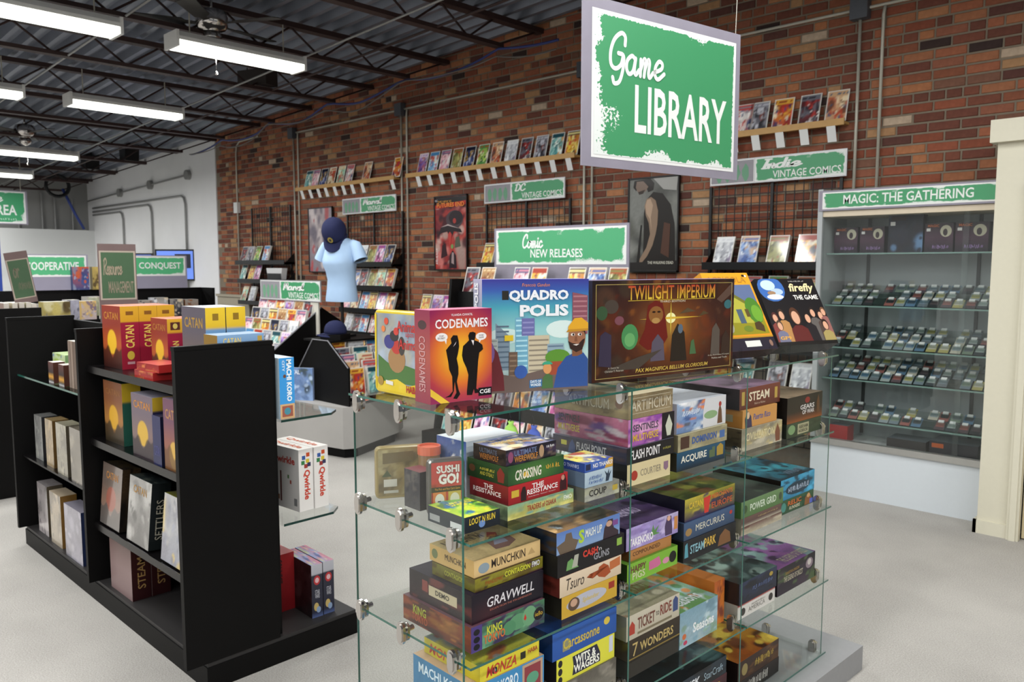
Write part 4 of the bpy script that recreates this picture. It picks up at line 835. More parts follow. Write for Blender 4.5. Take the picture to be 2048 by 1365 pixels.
# ---- second level, third bay
stack(LV[1], [
 ('light stone coloured game box with pale serif lettering', 1.30, .035, .08, .285, .28, {'all': '9a9280', FT: art(['a8a08c', '8f8772', 'b8b09a', 'c0b080'], 24, 12), LT: art(['3c3428', '5a4e3c', '2c261e'], 25, 9), TP: '9a9484'}, [(FT, 'CIVILIZATION', .1, .42, .80, .78, 'd8cca0', B)], [(FT, [(.84, .05), (.82, .5), (.88, .9), (.95, .5), (.95, .05)], '7a4a34'), (LT, ell(.4, .5, .14, .3), '8a7a68')]),
 ('orange tan game box with blue lettering', 1.312, .04, .064, .24, .26, {'all': 'b8864a', FT: 'c8904e', LT: 'a06c34', TP: 'b08048'}, [(FT, 'Puerto Rico', .3, .36, .80, .70, '4a5a98', dict(shear=.2, bold=.01))], [(FT, [(.08, 0), (.06, .5), (.14, .95), (.24, .6), (.27, 0)], '3a3450'), (FT, ell(.15, .68, .045, .2), 'd8b894'), (LT, [(.6, .3), (.85, .3), (.85, .7), (.6, .7)], '86806a')]),
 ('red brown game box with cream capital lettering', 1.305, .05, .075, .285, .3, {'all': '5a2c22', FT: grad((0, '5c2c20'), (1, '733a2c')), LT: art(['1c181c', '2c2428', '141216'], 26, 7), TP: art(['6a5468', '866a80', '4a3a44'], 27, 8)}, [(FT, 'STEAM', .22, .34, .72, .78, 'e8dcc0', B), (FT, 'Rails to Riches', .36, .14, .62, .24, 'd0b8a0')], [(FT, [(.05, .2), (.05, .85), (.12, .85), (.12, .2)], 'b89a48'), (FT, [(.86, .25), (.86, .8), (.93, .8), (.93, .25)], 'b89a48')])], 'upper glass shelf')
stack(LV[1], [
 ('dark green game box with parchment label', 1.612, .03, .055, .28, .28, {'all': '2c3a2a', FT: art(['2c3a28', '3a4a34', '222c22'], 28, 8), LT: '1c201a', TP: '3a4436'}, [(FT, 'ARKHAM', .34, .48, .6, .76, '3a3a2a', B), (FT, 'HORROR', .34, .2, .6, .44, '3a3a2a', B)], [(FT, ell(.14, .55, .1, .34), '7a9a6a'), (FT, [(.31, .12), (.63, .12), (.63, .84), (.31, .84)], 'b0ac8a')]),
 ('black game box with white lettering over orange flames', 1.612, .03, .1, .285, .28, {'all': '1f1a16', FT: grad((0, '8a4a1c'), (.18, '5a3018'), (.4, '241c16'), (1, '1c1814')), LT: '14100e', TP: art(['6a5a48', '857560', '4a3e32'], 29, 10)}, [(FT, 'GEARS', .36, .44, .76, .62, 'dcd8d4', B), (FT, 'OF WAR', .42, .24, .76, .41, 'dcd8d4', B)], [(FT, ell(.56, .78, .07, .12), '8a2420'), (FT, [(.84, .2), (.83, .6), (.88, .9), (.92, .6), (.92, .2)], '5a3a20')])], 'upper glass shelf')
# ---- third level
stack(LV[2], [
 ('dark game box with green monster hand and orange lettering', .05, .031, .067, .259, .285, {'all': '2c2438', FT: art(['3a2c50', '4a7a58', '2c5a48', '6aa078', '3a2848'], 30, 16), LT: art(['5a2a1c', '7a3a20', '3a1c1c', '8a5a2c'], 31, 14), TP: '5a3a44'}, [(FT, 'KING', .20, .48, .40, .82, 'c8c83a', B), (FT, 'TOKYO', .16, .16, .44, .5, 'd06a2c', B), (LT, 'KING', .16, .45, .36, .8, '9aa02c', B), (LT, 'TOKYO', .14, .15, .38, .46, 'a04a24', B), (FT, 'iello', .86, .4, .97, .58, 'd8b43a')], [(FT, [(.0, 0), (.14, 0), (.14, 1), (0, 1)], '4a3a7a'), (FT, ell(.62, .5, .13, .32), '5a9068'), (FT, ell(.78, .55, .1, .4), '6a9c74'), (FT, ell(.5, .4, .09, .28), '4f8660'), (FT, ell(.915, .48, .075, .26), '1a1620'), (FT, [(.70, .5), (.72, .7), (.74, .5), (.72, .42)], 'c03028'), (FT, ell(.07, .75, .04, .12), '16141c'), (FT, ell(.07, .46, .04, .12), '16141c'), (FT, ell(.07, .18, .04, .12), '16141c')]),
 ('black game box with silver angular lettering and a paper strip', .06, .04, .075, .253, .26, {'all': '17121a', FT: radial(.2, .2, 2., (0, '3a1c24'), (.6, '1c1420'), (1, '15101c')), LT: art(['2c1a20', '1c1218', '5a2a28'], 32, 9), TP: '241c2c'}, [(FT, 'GRAVWELL', .20, .40, .86, .74, 'dcd8dc', dict(bold=.01, shear=.15)), (FT, 'ESCAPE FROM THE 9TH DIMENSION', .24, .26, .82, .33, 'b06a5a'), (LT, 'DEMO', .44, .44, .66, .62, '26221c', B)], [(LT, [(.33, .34), (.78, .34), (.78, .70), (.33, .70)], 'b4a68a'), (LT, [(.22, .4), (.31, .4), (.31, .8), (.22, .8)], '7a3a34')]),
 ('thin dark yellow-splashed game box under the tan one', .078, .048, .034, .241, .174, {'all': '4a4218', FT: art(['5a4a1c', '8a8428', '3a2a20', '4a2038'], 33, 10), LT: art(['5a5420', '6e6824', '4a3c1c'], 34, 8), TP: '4a3c20'}, [(FT, 'CONTAGION', .42, .4, .80, .82, 'd0d03a', B), (LT, 'CONTAGION', .3, .35, .75, .75, '9a9a2c', B), (FT, 'PANDEMIC', .14, .3, .40, .6, 'a0481c', dict(shear=.2)), (FT, 'FMO', .83, .4, .95, .85, 'dcdcdc', B)]),
 ('tan game box with black lettering and small grey monster', .081, .055, .044, .235, .181, {'all': 'd0b070', FT: 'd8b880', LT: 'bc9a60', TP: art(['c0a878', 'cab280', 'b49a6c'], 35, 6)}, [(FT, 'MUNCHKIN', .25, .26, .76, .78, '2c201a', dict(bold=.005)), (LT, 'MUNCHKIN', .36, .36, .82, .74, '2c2018'), (TP, 'MUNCHKIN', .08, .66, .6, .9, '3a2c20', dict(rot=180))], [(FT, ell(.14, .42, .08, .3), '8a9aa4'), (LT, ell(.12, .5, .07, .3), '6a704c'), (TP, [(.42, .15), (.5, .5), (.66, .62), (.85, .5), (.8, .25), (.6, .12)], '7a5a54'), (TP, [(.5, .3), (.62, .5), (.74, .44), (.7, .28)], '8a8aa0'), (TP, [(.6, .62), (.72, .8), (.8, .7), (.74, .58)], 'a83a34'), (FT, [(.80, .3), (.86, .7), (.92, .3)], 'b89a68')])], 'middle glass shelf')
stack(LV[2], [
 ('yellow and black game box with a portrait oval', .352, .008, .062, .235, .22, {'all': '1c1a16', FT: 'c8a036', LT: '1a1814', TP: 'b8923a'}, [(FT, 'Splendor', .36, .34, .66, .62, 'd0b86a', dict(shear=.1, bold=.02))], [(FT, ell(.44, .5, .36, .34, 24), 'b4b4c0'), (FT, ell(.21, .5, .1, .3), '5a4638'), (FT, ell(.21, .56, .06, .18), 'c09a80'), (FT, [(.84, .5), (.95, .5), (.95, .82), (.84, .82)], '9a3020')]),
 ('cream game box with red dragon and brown script', .344, .008, .057, .261, .22, {'all': '8a3a2c', FT: grad((0, 'c8b498'), (1, 'dcc8ae')), LT: art(['4a1c18', '5c241c', '38140f'], 36, 7), TP: 'a8402c'}, [(FT, 'Tsuro', .1, .25, .38, .82, '3c3028', dict(shear=.25))], [(FT, [(.42, .5), (.47, .62), (.5, .42), (.55, .6), (.62, .3), (.72, .15), (.82, .3), (.78, .7), (.7, .9), (.62, .8), (.6, .55), (.52, .34), (.48, .5)], 'a04a24'), (FT, [(.8, .4), (.98, .5), (.98, .95), (.8, .85)], 'b8683a')]),
 ('black game box with red cartoon lettering', .335, .008, .061, .283, .24, {'all': '141214', FT: '161416', LT: '1c1a18', TP: '262024'}, [(FT, "CA$H", .36, .48, .58, .85, 'c83a2c', dict(bold=.04)), (FT, "GUNS", .52, .22, .76, .55, '8a8a90', dict(bold=.03)), (FT, "'n", .58, .6, .64, .8, 'c8c8c8')], [(FT, [(.12, .2), (.14, .6), (.2, .7), (.28, .3), (.3, .2)], '6a9a5a'), (FT, [(.2, .25), (.24, .8), (.3, .8), (.28, .25)], 'a8a89a'), (FT, [(.88, .5), (.96, .5), (.96, .85), (.88, .85)], '8ab04a')]),
 ('blue game box with green and white jagged lettering', .335, .012, .062, .266, .26, {'all': '4a6aa0', FT: grad((0, '8aa4c8'), (.5, '6a8ac0'), (1, '5a7ab8')), LT: art(['141c28', '1c2a3c', '3a2c1c'], 37, 8), TP: art(['5a5048', '8a6a48', 'c8a070', '3a3c34', 'a8b4c0'], 38, 14)}, [(FT, 'S', .33, .2, .42, .82, 'a8c83a', dict(bold=.04)), (FT, 'MASH UP', .43, .38, .70, .76, 'e0e4dc', dict(bold=.02, shear=.2))], [(FT, [(.05, 0), (.0, .4), (.12, .55), (.14, .85), (.22, .85), (.24, .55), (.33, .4), (.28, 0)], '6a5a4a'), (FT, [(.72, 0), (.74, .5), (.8, .85), (.88, .85), (.9, .4), (.98, .2), (.98, 0)], '3a2c34'), (FT, ell(.82, .66, .05, .14), 'c09a84'), (FT, [(.88, .5), (.97, .5), (.97, .75), (.88, .75)], '7a4a8a')])], 'middle glass shelf')
stack(LV[2], [
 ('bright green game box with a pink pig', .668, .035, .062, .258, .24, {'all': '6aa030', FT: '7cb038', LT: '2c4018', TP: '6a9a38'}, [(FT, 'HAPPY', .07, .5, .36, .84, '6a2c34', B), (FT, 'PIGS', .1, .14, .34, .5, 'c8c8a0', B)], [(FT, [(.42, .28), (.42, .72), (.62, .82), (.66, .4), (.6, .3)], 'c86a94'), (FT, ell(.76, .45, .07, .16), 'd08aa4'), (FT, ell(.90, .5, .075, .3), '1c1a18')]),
 ('light brown game box with thin dark lettering', .69, .045, .038, .215, .22, {'all': 'a87440', FT: 'b07a44', LT: '6a4424', TP: '9a6a3c'}, [(FT, 'COMPOUNDED', .08, .36, .72, .7, '3a2416')]),
 ('lilac game box with white lettering and bamboo leaves', .668, .04, .07, .265, .27, {'all': '4a3c6a', FT: art(['9a8ac0', 'b8acd0', '7a6aa8', 'a08ac8'], 39, 10), LT: '2c2440', TP: art(['3a2c4a', '54406a', '2a2038', '5a4a6a'], 40, 10)}, [(FT, 'TAKENOKO', .05, .14, .5, .5, 'f0ecf0', dict(bold=.03)), (TP, 'TAKENOKO', .2, .3, .7, .5, 'b8a8c8', B)], [(FT, [(.46, .3), (.5, .8), (.53, .5), (.62, .7), (.56, .4), (.64, .3)], '5a8a4a'), (FT, [(.74, .05), (.73, .5), (.78, .95), (.86, .9), (.88, .4), (.88, .05)], '4a3a5a'), (FT, ell(.81, .82, .035, .12), 'd8a890'), (FT, [(.92, .2), (.99, .2), (.99, .8), (.92, .8)], 'c8884a')])], 'middle glass shelf')
stack(LV[2], [
 ('black game box with pale jagged lettering', .94, .022, .07, .315, .26, {'all': '1c1c20', FT: '1e1e22', LT: '121214', TP: '2a2a30'}, [(FT, 'STEAM', .12, .3, .38, .72, '8ab8c4', B), (FT, 'PARK', .38, .34, .6, .78, 'd8b04a', B)], [(FT, [(.02, .2), (.03, .8), (.07, .9), (.09, .2)], '5a9aa8'), (FT, [(.64, .1), (.68, .6), (.78, .85), (.88, .6), (.9, .1)], '7a5434'), (FT, ell(.94, .5, .045, .2), '1a1a1a')]),
 ('slate blue game box with light capital lettering', .945, .025, .058, .305, .27, {'all': '3a4c6a', FT: grad((0, '34465f'), (1, '40587c')), LT: '26303f', TP: '3c4e6c'}, [(FT, 'MERCURIUS', .22, .34, .78, .72, 'd8d4c0')], [(FT, ell(.09, .42, .06, .22), '9a7a4a'), (FT, ell(.92, .66, .03, .12), 'b03a34')]),
 ('purple and yellow game box with red lettering', .955, .03, .075, .30, .29, {'all': '2a2440', FT: art(['2c2644', 'b8a83a', '3a3050', '8a8430'], 41, 5, .3, .35), LT: '1c1a2a', TP: art(['5a6a2c', '7a5a34', '3a4a28', '8a8a3a', '6a4030'], 42, 14)}, [(FT, 'CATAN', .08, .52, .34, .80, 'd8b83a', B), (FT, 'MERCHANTS', .52, .64, .95, .86, 'c86a34', B), (FT, 'EUROPE', .52, .2, .95, .48, 'b8582c', B), (FT, 'OF', .7, .5, .76, .6, 'c86a34')], [(FT, [(.38, .1), (.36, .8), (.5, .85), (.46, .1)], 'c8382c')])], 'middle glass shelf')
stack(LV[2], [
 ('pale cream thin game box at the bottom of its pile', 1.306, .03, .03, .29, .26, {'all': 'b0a690', FT: art(['b8ae98', '6a4a44', 'a89c84'], 43, 5), LT: '8a8474', TP: 'a8a08c'}, []),
 ('thin brown and cream game box under the green one', 1.306, .03, .032, .285, .26, {'all': '8a7a68', FT: grad((0, 'b4aa98'), (.3, '5a4440'), (1, '6a504a')), LT: '8a8474', TP: '8a7a6a'}, [(FT, '~firstcl', .4, .5, .9, .7, 'b09a6a')]),
 ('green game box with narrow white lettering', 1.302, .03, .06, .30, .3, {'all': '5a7a4a', FT: grad((0, '4f7040'), (1, '68885a')), LT: '4a6a3a', TP: art(['3c4640', '4a5a4c', '2c3430'], 44, 9)}, [(FT, 'POWER GRID', .2, .28, .82, .72, 'd0dcc8', B)], [(FT, ell(.09, .5, .05, .25), '3a5230'), (FT, ell(.93, .5, .04, .25), '42503c')])], 'middle glass shelf')
stack(LV[2], [
 ('dark green game box with orange capital lettering', 1.62, .05, .055, .272, .26, {'all': '26402e', FT: art(['2a4a34', '34583c', '1f3626'], 45, 6), LT: '15201a', TP: '2c4432'}, [(FT, 'RELIC', .22, .5, .62, .84, 'd06a2c', B), (FT, 'RUNNERS', .26, .18, .58, .42, 'd8d4b8', dict(shear=.15, bold=.01))], [(FT, ell(.1, .5, .07, .34), '4a8a80'), (FT, [(.72, .05), (.74, .6), (.84, .92), (.94, .5), (.96, .05)], '8a5a34'), (FT, ell(.84, .7, .05, .16), 'c89a68'), (FT, [(.88, .05), (.98, .05), (.98, .4), (.88, .4)], '5a6ac0')]),
 ('large dark blue game box with glowing turquoise cover', 1.62, .05, .082, .275, .3, {'all': '0f1a22', FT: art(['2a7aa0', '3a9ac0', '1c4a64', '123040', '4aa8d0'], 46, 12), LT: '1c1714', TP: art(['1c3a48', '2a7a90', '142a38', '3a98a8', '16222c'], 47, 14)}, [(FT, '~lostleg', .22, .28, .82, .58, 'b8c8dc', dict(bold=.02)), (TP, '~lostleg', .45, .08, .95, .24, '8aa0b4')], [(FT, ell(.5, .42, .36, .3), '1a3648')])], 'middle glass shelf')
# ---- fourth level
stack(LV[3], [
 ('faded red game box at the bottom of the corner pile', .045, .03, .06, .27, .29, {'all': 'a8645c', FT: '9a5048', LT: 'b0746c', TP: 'a8645c'}, []),
 ('plain dark game box low in the corner pile', .06, .035, .062, .25, .26, {'all': '4a3a34', FT: '55443c', LT: '4a3c36', TP: '55443c'}, []),
 ('sky blue game box with white block lettering', .062, .04, .085, .255, .25, {'all': '3f86b4', FT: '3f88ba', LT: '37749e', TP: 'c0a080'}, [(FT, 'MACHI KORO', .08, .45, .62, .85, 'e0ecf4', B), (LT, 'MACHI KORO', .1, .5, .9, .84, 'd0e0ec', B)], [(FT, [(.68, .05), (.98, .05), (.98, .95), (.68, .95)], 'b89a80'), (FT, [(.71, .1), (.95, .1), (.95, .86), (.71, .86)], '8a3a40'), (FT, ell(.83, .42, .09, .2), '5a9a7a')]),
 ('bright yellow game box with red racing lettering', .088, .042, .044, .212, .232, {'all': 'd0c030', FT: 'd8c834', LT: 'c4b42e', TP: art(['c8bc38', '7a9a5a', 'd0c848', 'a04a34', '8a9aa0'], 48, 10)}, [(FT, 'MONZA', .1, .16, .6, .82, 'c0342a', dict(bold=.015, shear=.25)), (LT, 'MONZA', .1, .16, .68, .8, 'b8322a', dict(bold=.015, shear=.25)), (FT, 'HABA', .8, .5, .97, .78, 'b0302a', B)], [(FT, [(.67, .3), (.76, .3), (.76, .75), (.67, .75)], '2a2a20'), (FT, ell(.235, .42, .045, .22), '2a2826'), (FT, ell(.235, .42, .022, .1), '9aa0a4')])], 'lower glass shelf')
stack(LV[3], [
 ('grey patterned game box at the bottom of the blue box pile', .36, .03, .10, .255, .24, {'all': '6a655c', FT: art(['7a756a', '5a554c', '8a8478', '2a2420'], 49, 10), LT: '3a3630', TP: '6a655c'}, []),
 ('bright yellow game box with black and white lettering', .362, .035, .075, .25, .24, {'all': 'd0cc3a', FT: 'd8d440', LT: '1c1a1c', TP: 'c8c43c'}, [(FT, 'WITS &', .3, .5, .66, .84, 'f0f0e4', dict(bold=.03, off=.0012)), (FT, 'WAGERS', .28, .18, .72, .5, 'f0f0e4', dict(bold=.03, off=.0012))], [(FT, [(.28, .48), (.26, .86), (.68, .9), (.74, .5), (.74, .14), (.26, .12)], '26263a'), (FT, ell(.06, .8, .035, .14), '1c1a1c'), (FT, ell(.06, .48, .035, .14), '1c1a1c'), (FT, ell(.06, .16, .035, .14), '1c1a1c'), (FT, [(.9, .3), (.97, .3), (.97, .95), (.9, .95)], 'c8ccd8')]),
 ('royal blue game box with gold lettering', .345, .035, .078, .275, .27, {'all': '22488a', FT: grad((0, '24509c'), (1, '2c5aa8')), LT: '16305c', TP: '2c529a'}, [(FT, 'Carcassonne', .16, .26, .72, .66, 'c8b040', dict(bold=.02, shear=.05))], [(FT, ell(.84, .62, .05, .15), 'd0b848'), (FT, [(.15, .2), (.26, .2), (.26, .6), (.15, .6)], '8a8a6a')])], 'lower glass shelf')
stack(LV[3], [
 ('dark game box hidden low under the gold striped one', .69, .04, .05, .26, .28, {'all': '2a2620', FT: '2c2822', LT: '1c1a16', TP: '2a2620'}, []),
 ('dark brown game box with gold lettering and gold stripe', .69, .04, .07, .265, .28, {'all': '2c2418', FT: grad((0, '241e16'), (1, '34291c')), LT: '3a3024', TP: '3a3020'}, [(FT, 'WONDERS', .2, .3, .86, .72, 'c0a868', B), (FT, '7', .06, .2, .16, .8, 'c0a868')], [(FT, [(0, .08), (1, .08), (1, .14), (0, .14)], '8a7438')]),
 ('pale antique game box with brown lettering and train picture', .675, .04, .078, .275, .3, {'all': 'a8a08a', FT: grad((0, 'b4ac98'), (1, 'c4bca8')), LT: '7a7868', TP: art(['a8a086', 'b8b09a', '8a8470', '9a7a5a'], 50, 9)}, [(FT, 'TICKET', .2, .3, .52, .78, '6a3a2c', B), (FT, 'RIDE', .62, .42, .84, .86, '7a3428', B), (FT, 'to', .54, .5, .60, .7, '4a4038'), (TP, 'TICKET TO RIDE', .1, .3, .9, .5, '8a4a34', dict(rot=180, bold=.01))], [(FT, [(.05, .2), (.05, .55), (.1, .75), (.15, .55), (.15, .2)], 'a83c2c'), (FT, [(.87, .3), (.87, .8), (.92, .95), (.97, .8), (.97, .3)], '3a4a78'), (FT, [(.2, .1), (.85, .1), (.85, .2), (.2, .2)], '7a7058')])], 'lower glass shelf')
stack(LV[3], [('pale blue game box with white curly lettering and swirls', .955, .04, .125, .225, .28, {'all': '8aa4b0', FT: art(['9ab4c0', '7a9cac', 'b0c4c8', '8aa890'], 51, 10), LT: '5a7a84', TP: art(['6a9a5a', '8ab0b0', 'b8d0cc', '4a7a4a', 'd08a4a'], 52, 12)}, [(FT, 'Seasons', .34, .28, .9, .56, 'e8ecec', dict(bold=.03)), (TP, 'Seasons', .1, .1, .8, .3, 'e0e8e8', dict(bold=.02))], [(FT, ell(.12, .3, .05, .08), 'c86a3a'), (FT, ell(.15, .12, .05, .06), 'b83a5a')])], 'lower glass shelf')
gg('orange game box standing behind the pale blue one on the lower shelf', 1.19, .06, LV[3], (.065, .25, .16), {'all': 'c4702c', FT: art(['c8742c', 'b05a28', '7a4034'], 53, 7), TP: 'c87a3a'})
stack(LV[3], [
 ('thin white and red game box with grey capital lettering', 1.288, .025, .056, .265, .27, {'all': 'c4c0ba', FT: grad((0, 'd4d0ca'), (.84, 'd4d0ca'), (.86, '9a3028'), (1, '9a3028')), LT: 'a8a49c', TP: 'b03a30'}, [(FT, '~through', .36, .56, .72, .7, '8a8680'), (FT, 'AMERICA', .28, .22, .72, .52, '77736c')], [(FT, ell(.14, .42, .06, .26), '3a3634'), (FT, ell(.88, .42, .06, .26), '3a3634')]),
 ('black game box with dim blue edge and misty grey cover', 1.288, .02, .08, .265, .3, {'all': '18191f', FT: art(['1c2030', '26304a', '14161e'], 54, 8), LT: '1c1d20', TP: art(['2c3838', '5a706c', '1c2426', '8aa098', '20242a'], 55, 14)}, [(FT, '~elder', .34, .4, .88, .62, '5a6a94')], [(FT, ell(.84, .76, .05, .1), 'a8903a')])], 'lower glass shelf')
gg('purple and black game box with stone lettering at the end of the lower shelf', 1.58, .03, LV[3], (.305, .3, .108), {'all': '241c28', FT: art(['2a2030', '1c1820', '3a2c3c', '4a5a3a'], 56, 8), LT: '1c1620', TP: art(['6a4a7a', '8a5a90', '3a2a48', '2a1f34', '7a9a94'], 57, 14)},
   [(FT, 'THE LEGEND OF DRIZZT', .16, .4, .66, .6, 'b8b09a', B), (TP, 'THE LEGEND OF DRIZZT', .3, .06, .95, .2, 'a8a090', B), (FT, 'DUNGEONS & DRAGONS', .2, .66, .56, .76, 'b08a3a')], [(FT, ell(.84, .66, .1, .2), '8a7a84'), (FT, ell(.84, .7, .05, .12), 'c8c0bc')])
# ---- bottom level
stack(LV[4], [('dark game box low at the front of the bottom shelf', .95, .03, .07, .29, .28, {'all': '222228', FT: art(['2a2a30', '3a2c2c', '1c1c22'], 58, 8), TP: '2a2c30'}, [(FT, '~dunrai', .2, .3, .9, .7, 'a84a34', B)]),
 ('black game box with red and yellow lettering', .955, .03, .062, .28, .28, {'all': '1c1a1c', FT: art(['241c20', '4a2028', '1c181c'], 59, 8), TP: '26262a'}, [(FT, 'RS', .6, .25, .85, .75, 'c8a83a', B)]),
 ('black game box with pale lettering and blue flash', .95, .03, .065, .28, .28, {'all': '16171a', FT: art(['1a1c20', '24303a', '121316'], 60, 8), LT: '101114', TP: art(['14181c', '2a3a3c', '1a1a1c', '4a6a6a'], 61, 10)}, [(FT, 'RISK', .1, .3, .42, .75, 'd8dce0', dict(bold=.03)), (FT, 'StarCraft', .5, .3, .92, .7, '9ab0bc')])], 'bottom glass shelf')
stack(LV[4], [('black game box with white block lettering', 1.31, .03, .06, .3, .3, {'all': '1a1716', FT: art(['1c1a1a', '2a2220'], 62, 5), LT: '121010', TP: '262020'}, [(FT, '~dunrun', .2, .2, .72, .8, 'c4c4bc', B)]),
 ('brown game box with fiery orange cover art', 1.31, .03, .075, .295, .3, {'all': '2c1c14', FT: art(['3a2416', '2c1a12', '5a3a1c'], 63, 8), LT: '1c1210', TP: art(['8a4a1c', 'c09a2c', '5a2c18', 'a8642c', '3a2418', 'd0b44a'], 64, 18)}, [(FT, '~fortre', .4, .34, .86, .7, 'c0a448', B)], [(FT, ell(.16, .5, .07, .3), '8a7a4a')])], 'bottom glass shelf')
# ---- top level: the face-out boxes
tin('yellow game tin with cartoon animals standing on the top glass shelf', .062, .455, LV[0], .215, .055, .228, math.radians(-90), art(['8a96a4', '9aa6b2', '7a8698', 'b0a890'], 98, 14, .7), 'd8bc24',
    [([(.06, .12), (.94, .12), (.94, .33), (.7, .36), (.5, .3), (.25, .38), (.06, .46)], '3f6a2c'), ([(0, 0), (1, 0), (1, .15), (.75, .10), (.5, .17), (.2, .12), (0, .17)], 'd8bc24'), (ell(.5, .42, .2, .17), '9a7448'), (ell(.5, .58, .12, .09), 'b0342c'), (ell(.33, .64, .12, .09), '3a3a7a'), (ell(.62, .6, .07, .12), '3a3430'), (ell(.45, .72, .1, .07), '2c2a2c'), (ell(.5, .78, .06, .05), 'c03c30'), (ell(.27, .9, .05, .045), 'c84a30'), (ell(.2, .8, .045, .04), 'd87a40'), ([(.02, .02), (.04, .98), (0, 1), (0, 0)], 'd8bc24'), (ell(.12, .12, .07, .06), '9a7a30'), ([(.25, .09), (.42, .08), (.42, .13), (.25, .14)], 'd8d4cc')],
    [('Animal', .52, .78, .96, .92, 'b83430', B), ('upon', .72, .7, .9, .77, 'b83430'), ('Animal', .56, .56, .98, .69, 'b83430', B), ('HABA', .72, .02, .98, .11, 'a82c2c', dict(bold=.03))])
man = [(.665, .055), (.60, .06), (.60, .1), (.62, .28), (.595, .36), (.555, .44), (.54, .5), (.555, .6), (.60, .635), (.63, .66), (.62, .71), (.64, .745), (.68, .75), (.715, .735), (.71, .685), (.70, .655), (.745, .64), (.80, .6), (.81, .55), (.76, .515), (.745, .42), (.735, .3), (.72, .12), (.78, .09), (.78, .07), (.70, .07), (.69, .12)]
wom = [(.26, .06), (.31, .08), (.35, .12), (.345, .28), (.31, .36), (.30, .44), (.285, .52), (.275, .57), (.31, .61), (.34, .64), (.33, .69), (.36, .725), (.41, .72), (.425, .66), (.43, .60), (.415, .52), (.40, .47), (.42, .38), (.42, .30), (.40, .22), (.42, .13), (.44, .08), (.40, .03), (.355, .04), (.395, .1), (.375, .22), (.365, .12), (.33, .06)]
man = [(.67+(u-.67)*1.3, v) for u, v in man]; wom = [(.355+(u-.355)*1.35, v) for u, v in wom]
gg('purple-red boxed game with two black figures in an orange glow', .035, .166, LV[0], (.19, .075, .238), {'all': '8a2c54', FT: radial(.5, .5, .72, (0, 'eec22c'), (.16, 'e8a02a'), (.3, 'd8702c'), (.43, 'b03c44'), (.58, '8a2450')), LT: grad((0, '8c3c4c'), (.5, 'a2544a'), (1, '84344c')), TP: 'c8708c'},
   [(FT, 'CODENAMES', .08, .80, .93, .90, 'f0e8ea', dict(bold=.02)), (FT, 'VLAADA CHVATIL', .33, .93, .68, .955, 'e8d8dc', B), (LT, 'CODENAMES', .3, .12, .7, .72, 'c09090', dict(rot=-90, bold=.01)), (FT, 'CGE', .79, .06, .975, .105, 'ece8ea', B), (FT, 'TOP', .14, .715, .21, .73, '5a4a4a'), (FT, 'SECRET', .115, .69, .235, .708, '5a4a4a'), (FT, 'WORD', .78, .70, .86, .715, '5a4a4a'), (FT, 'GAME', .78, .675, .86, .692, '5a4a4a')],
   [(FT, [(0, 0), (.30, 0), (.0, .17)], 'e0b83c'), (FT, [(0, 0), (.16, 0), (.0, .09)], '8c2a52'), (FT, ell(.18, .71, .095, .045), 'ece6e4'), (FT, [(.22, .68), (.26, .68), (.25, .63)], 'ece6e4'), (FT, ell(.82, .695, .09, .042), 'ece6e4'), (FT, [(.78, .67), (.82, .66), (.79, .62)], 'ece6e4'), (FT, man, '15100f'), (FT, wom, '15100f'), (FT, [(.655, .66), (.69, .6), (.70, .655)], 'e8e0e0'), (FT, [(.36, .6), (.40, .63), (.41, .655)], 'd8ccd0'), (FT, [(.77, .035), (.995, .035), (.995, .125), (.77, .125)], '161418'), (LT, ell(.5, .84, .28, .05), '4a3a3a')], rot=math.radians(-6))
# city builder box
CITY = []
def bld(x0, x1, y0, y1, c, win=None, roof=None):
    CITY.append((FT, [(x0, y0), (x1, y0), (x1, y1-(roof or 0)), (x0, y1)], c))
    if win:
        n = int((y1-y0)/.045)
        for i in range(n): CITY.append((FT, [(x0+.008, y0+.02+i*.045), (x1-.008, y0+.02+i*.045), (x1-.008, y0+.035+i*.045), (x0+.008, y0+.035+i*.045)], win))
bld(.12, .25, .2, .62, '7c8e9c', '5a6c7c', .12); bld(.30, .42, .16, .66, '6ea4bc', 'a8d4e0', -.02); bld(.36, .48, .5, .655, '6a6aa0', '8888b8'); bld(.42, .62, .16, .5, 'c0b49a', '8a8070'); bld(.02, .14, .3, .48, 'a8b0ac', '8a9490'); bld(.24, .32, .12, .36, '6a5648', '8a7460'); bld(.60, .76, .28, .42, '8aa0ac', '64788a'); bld(.84, .99, .5, .88, '86505c', 'a8747c', .03)
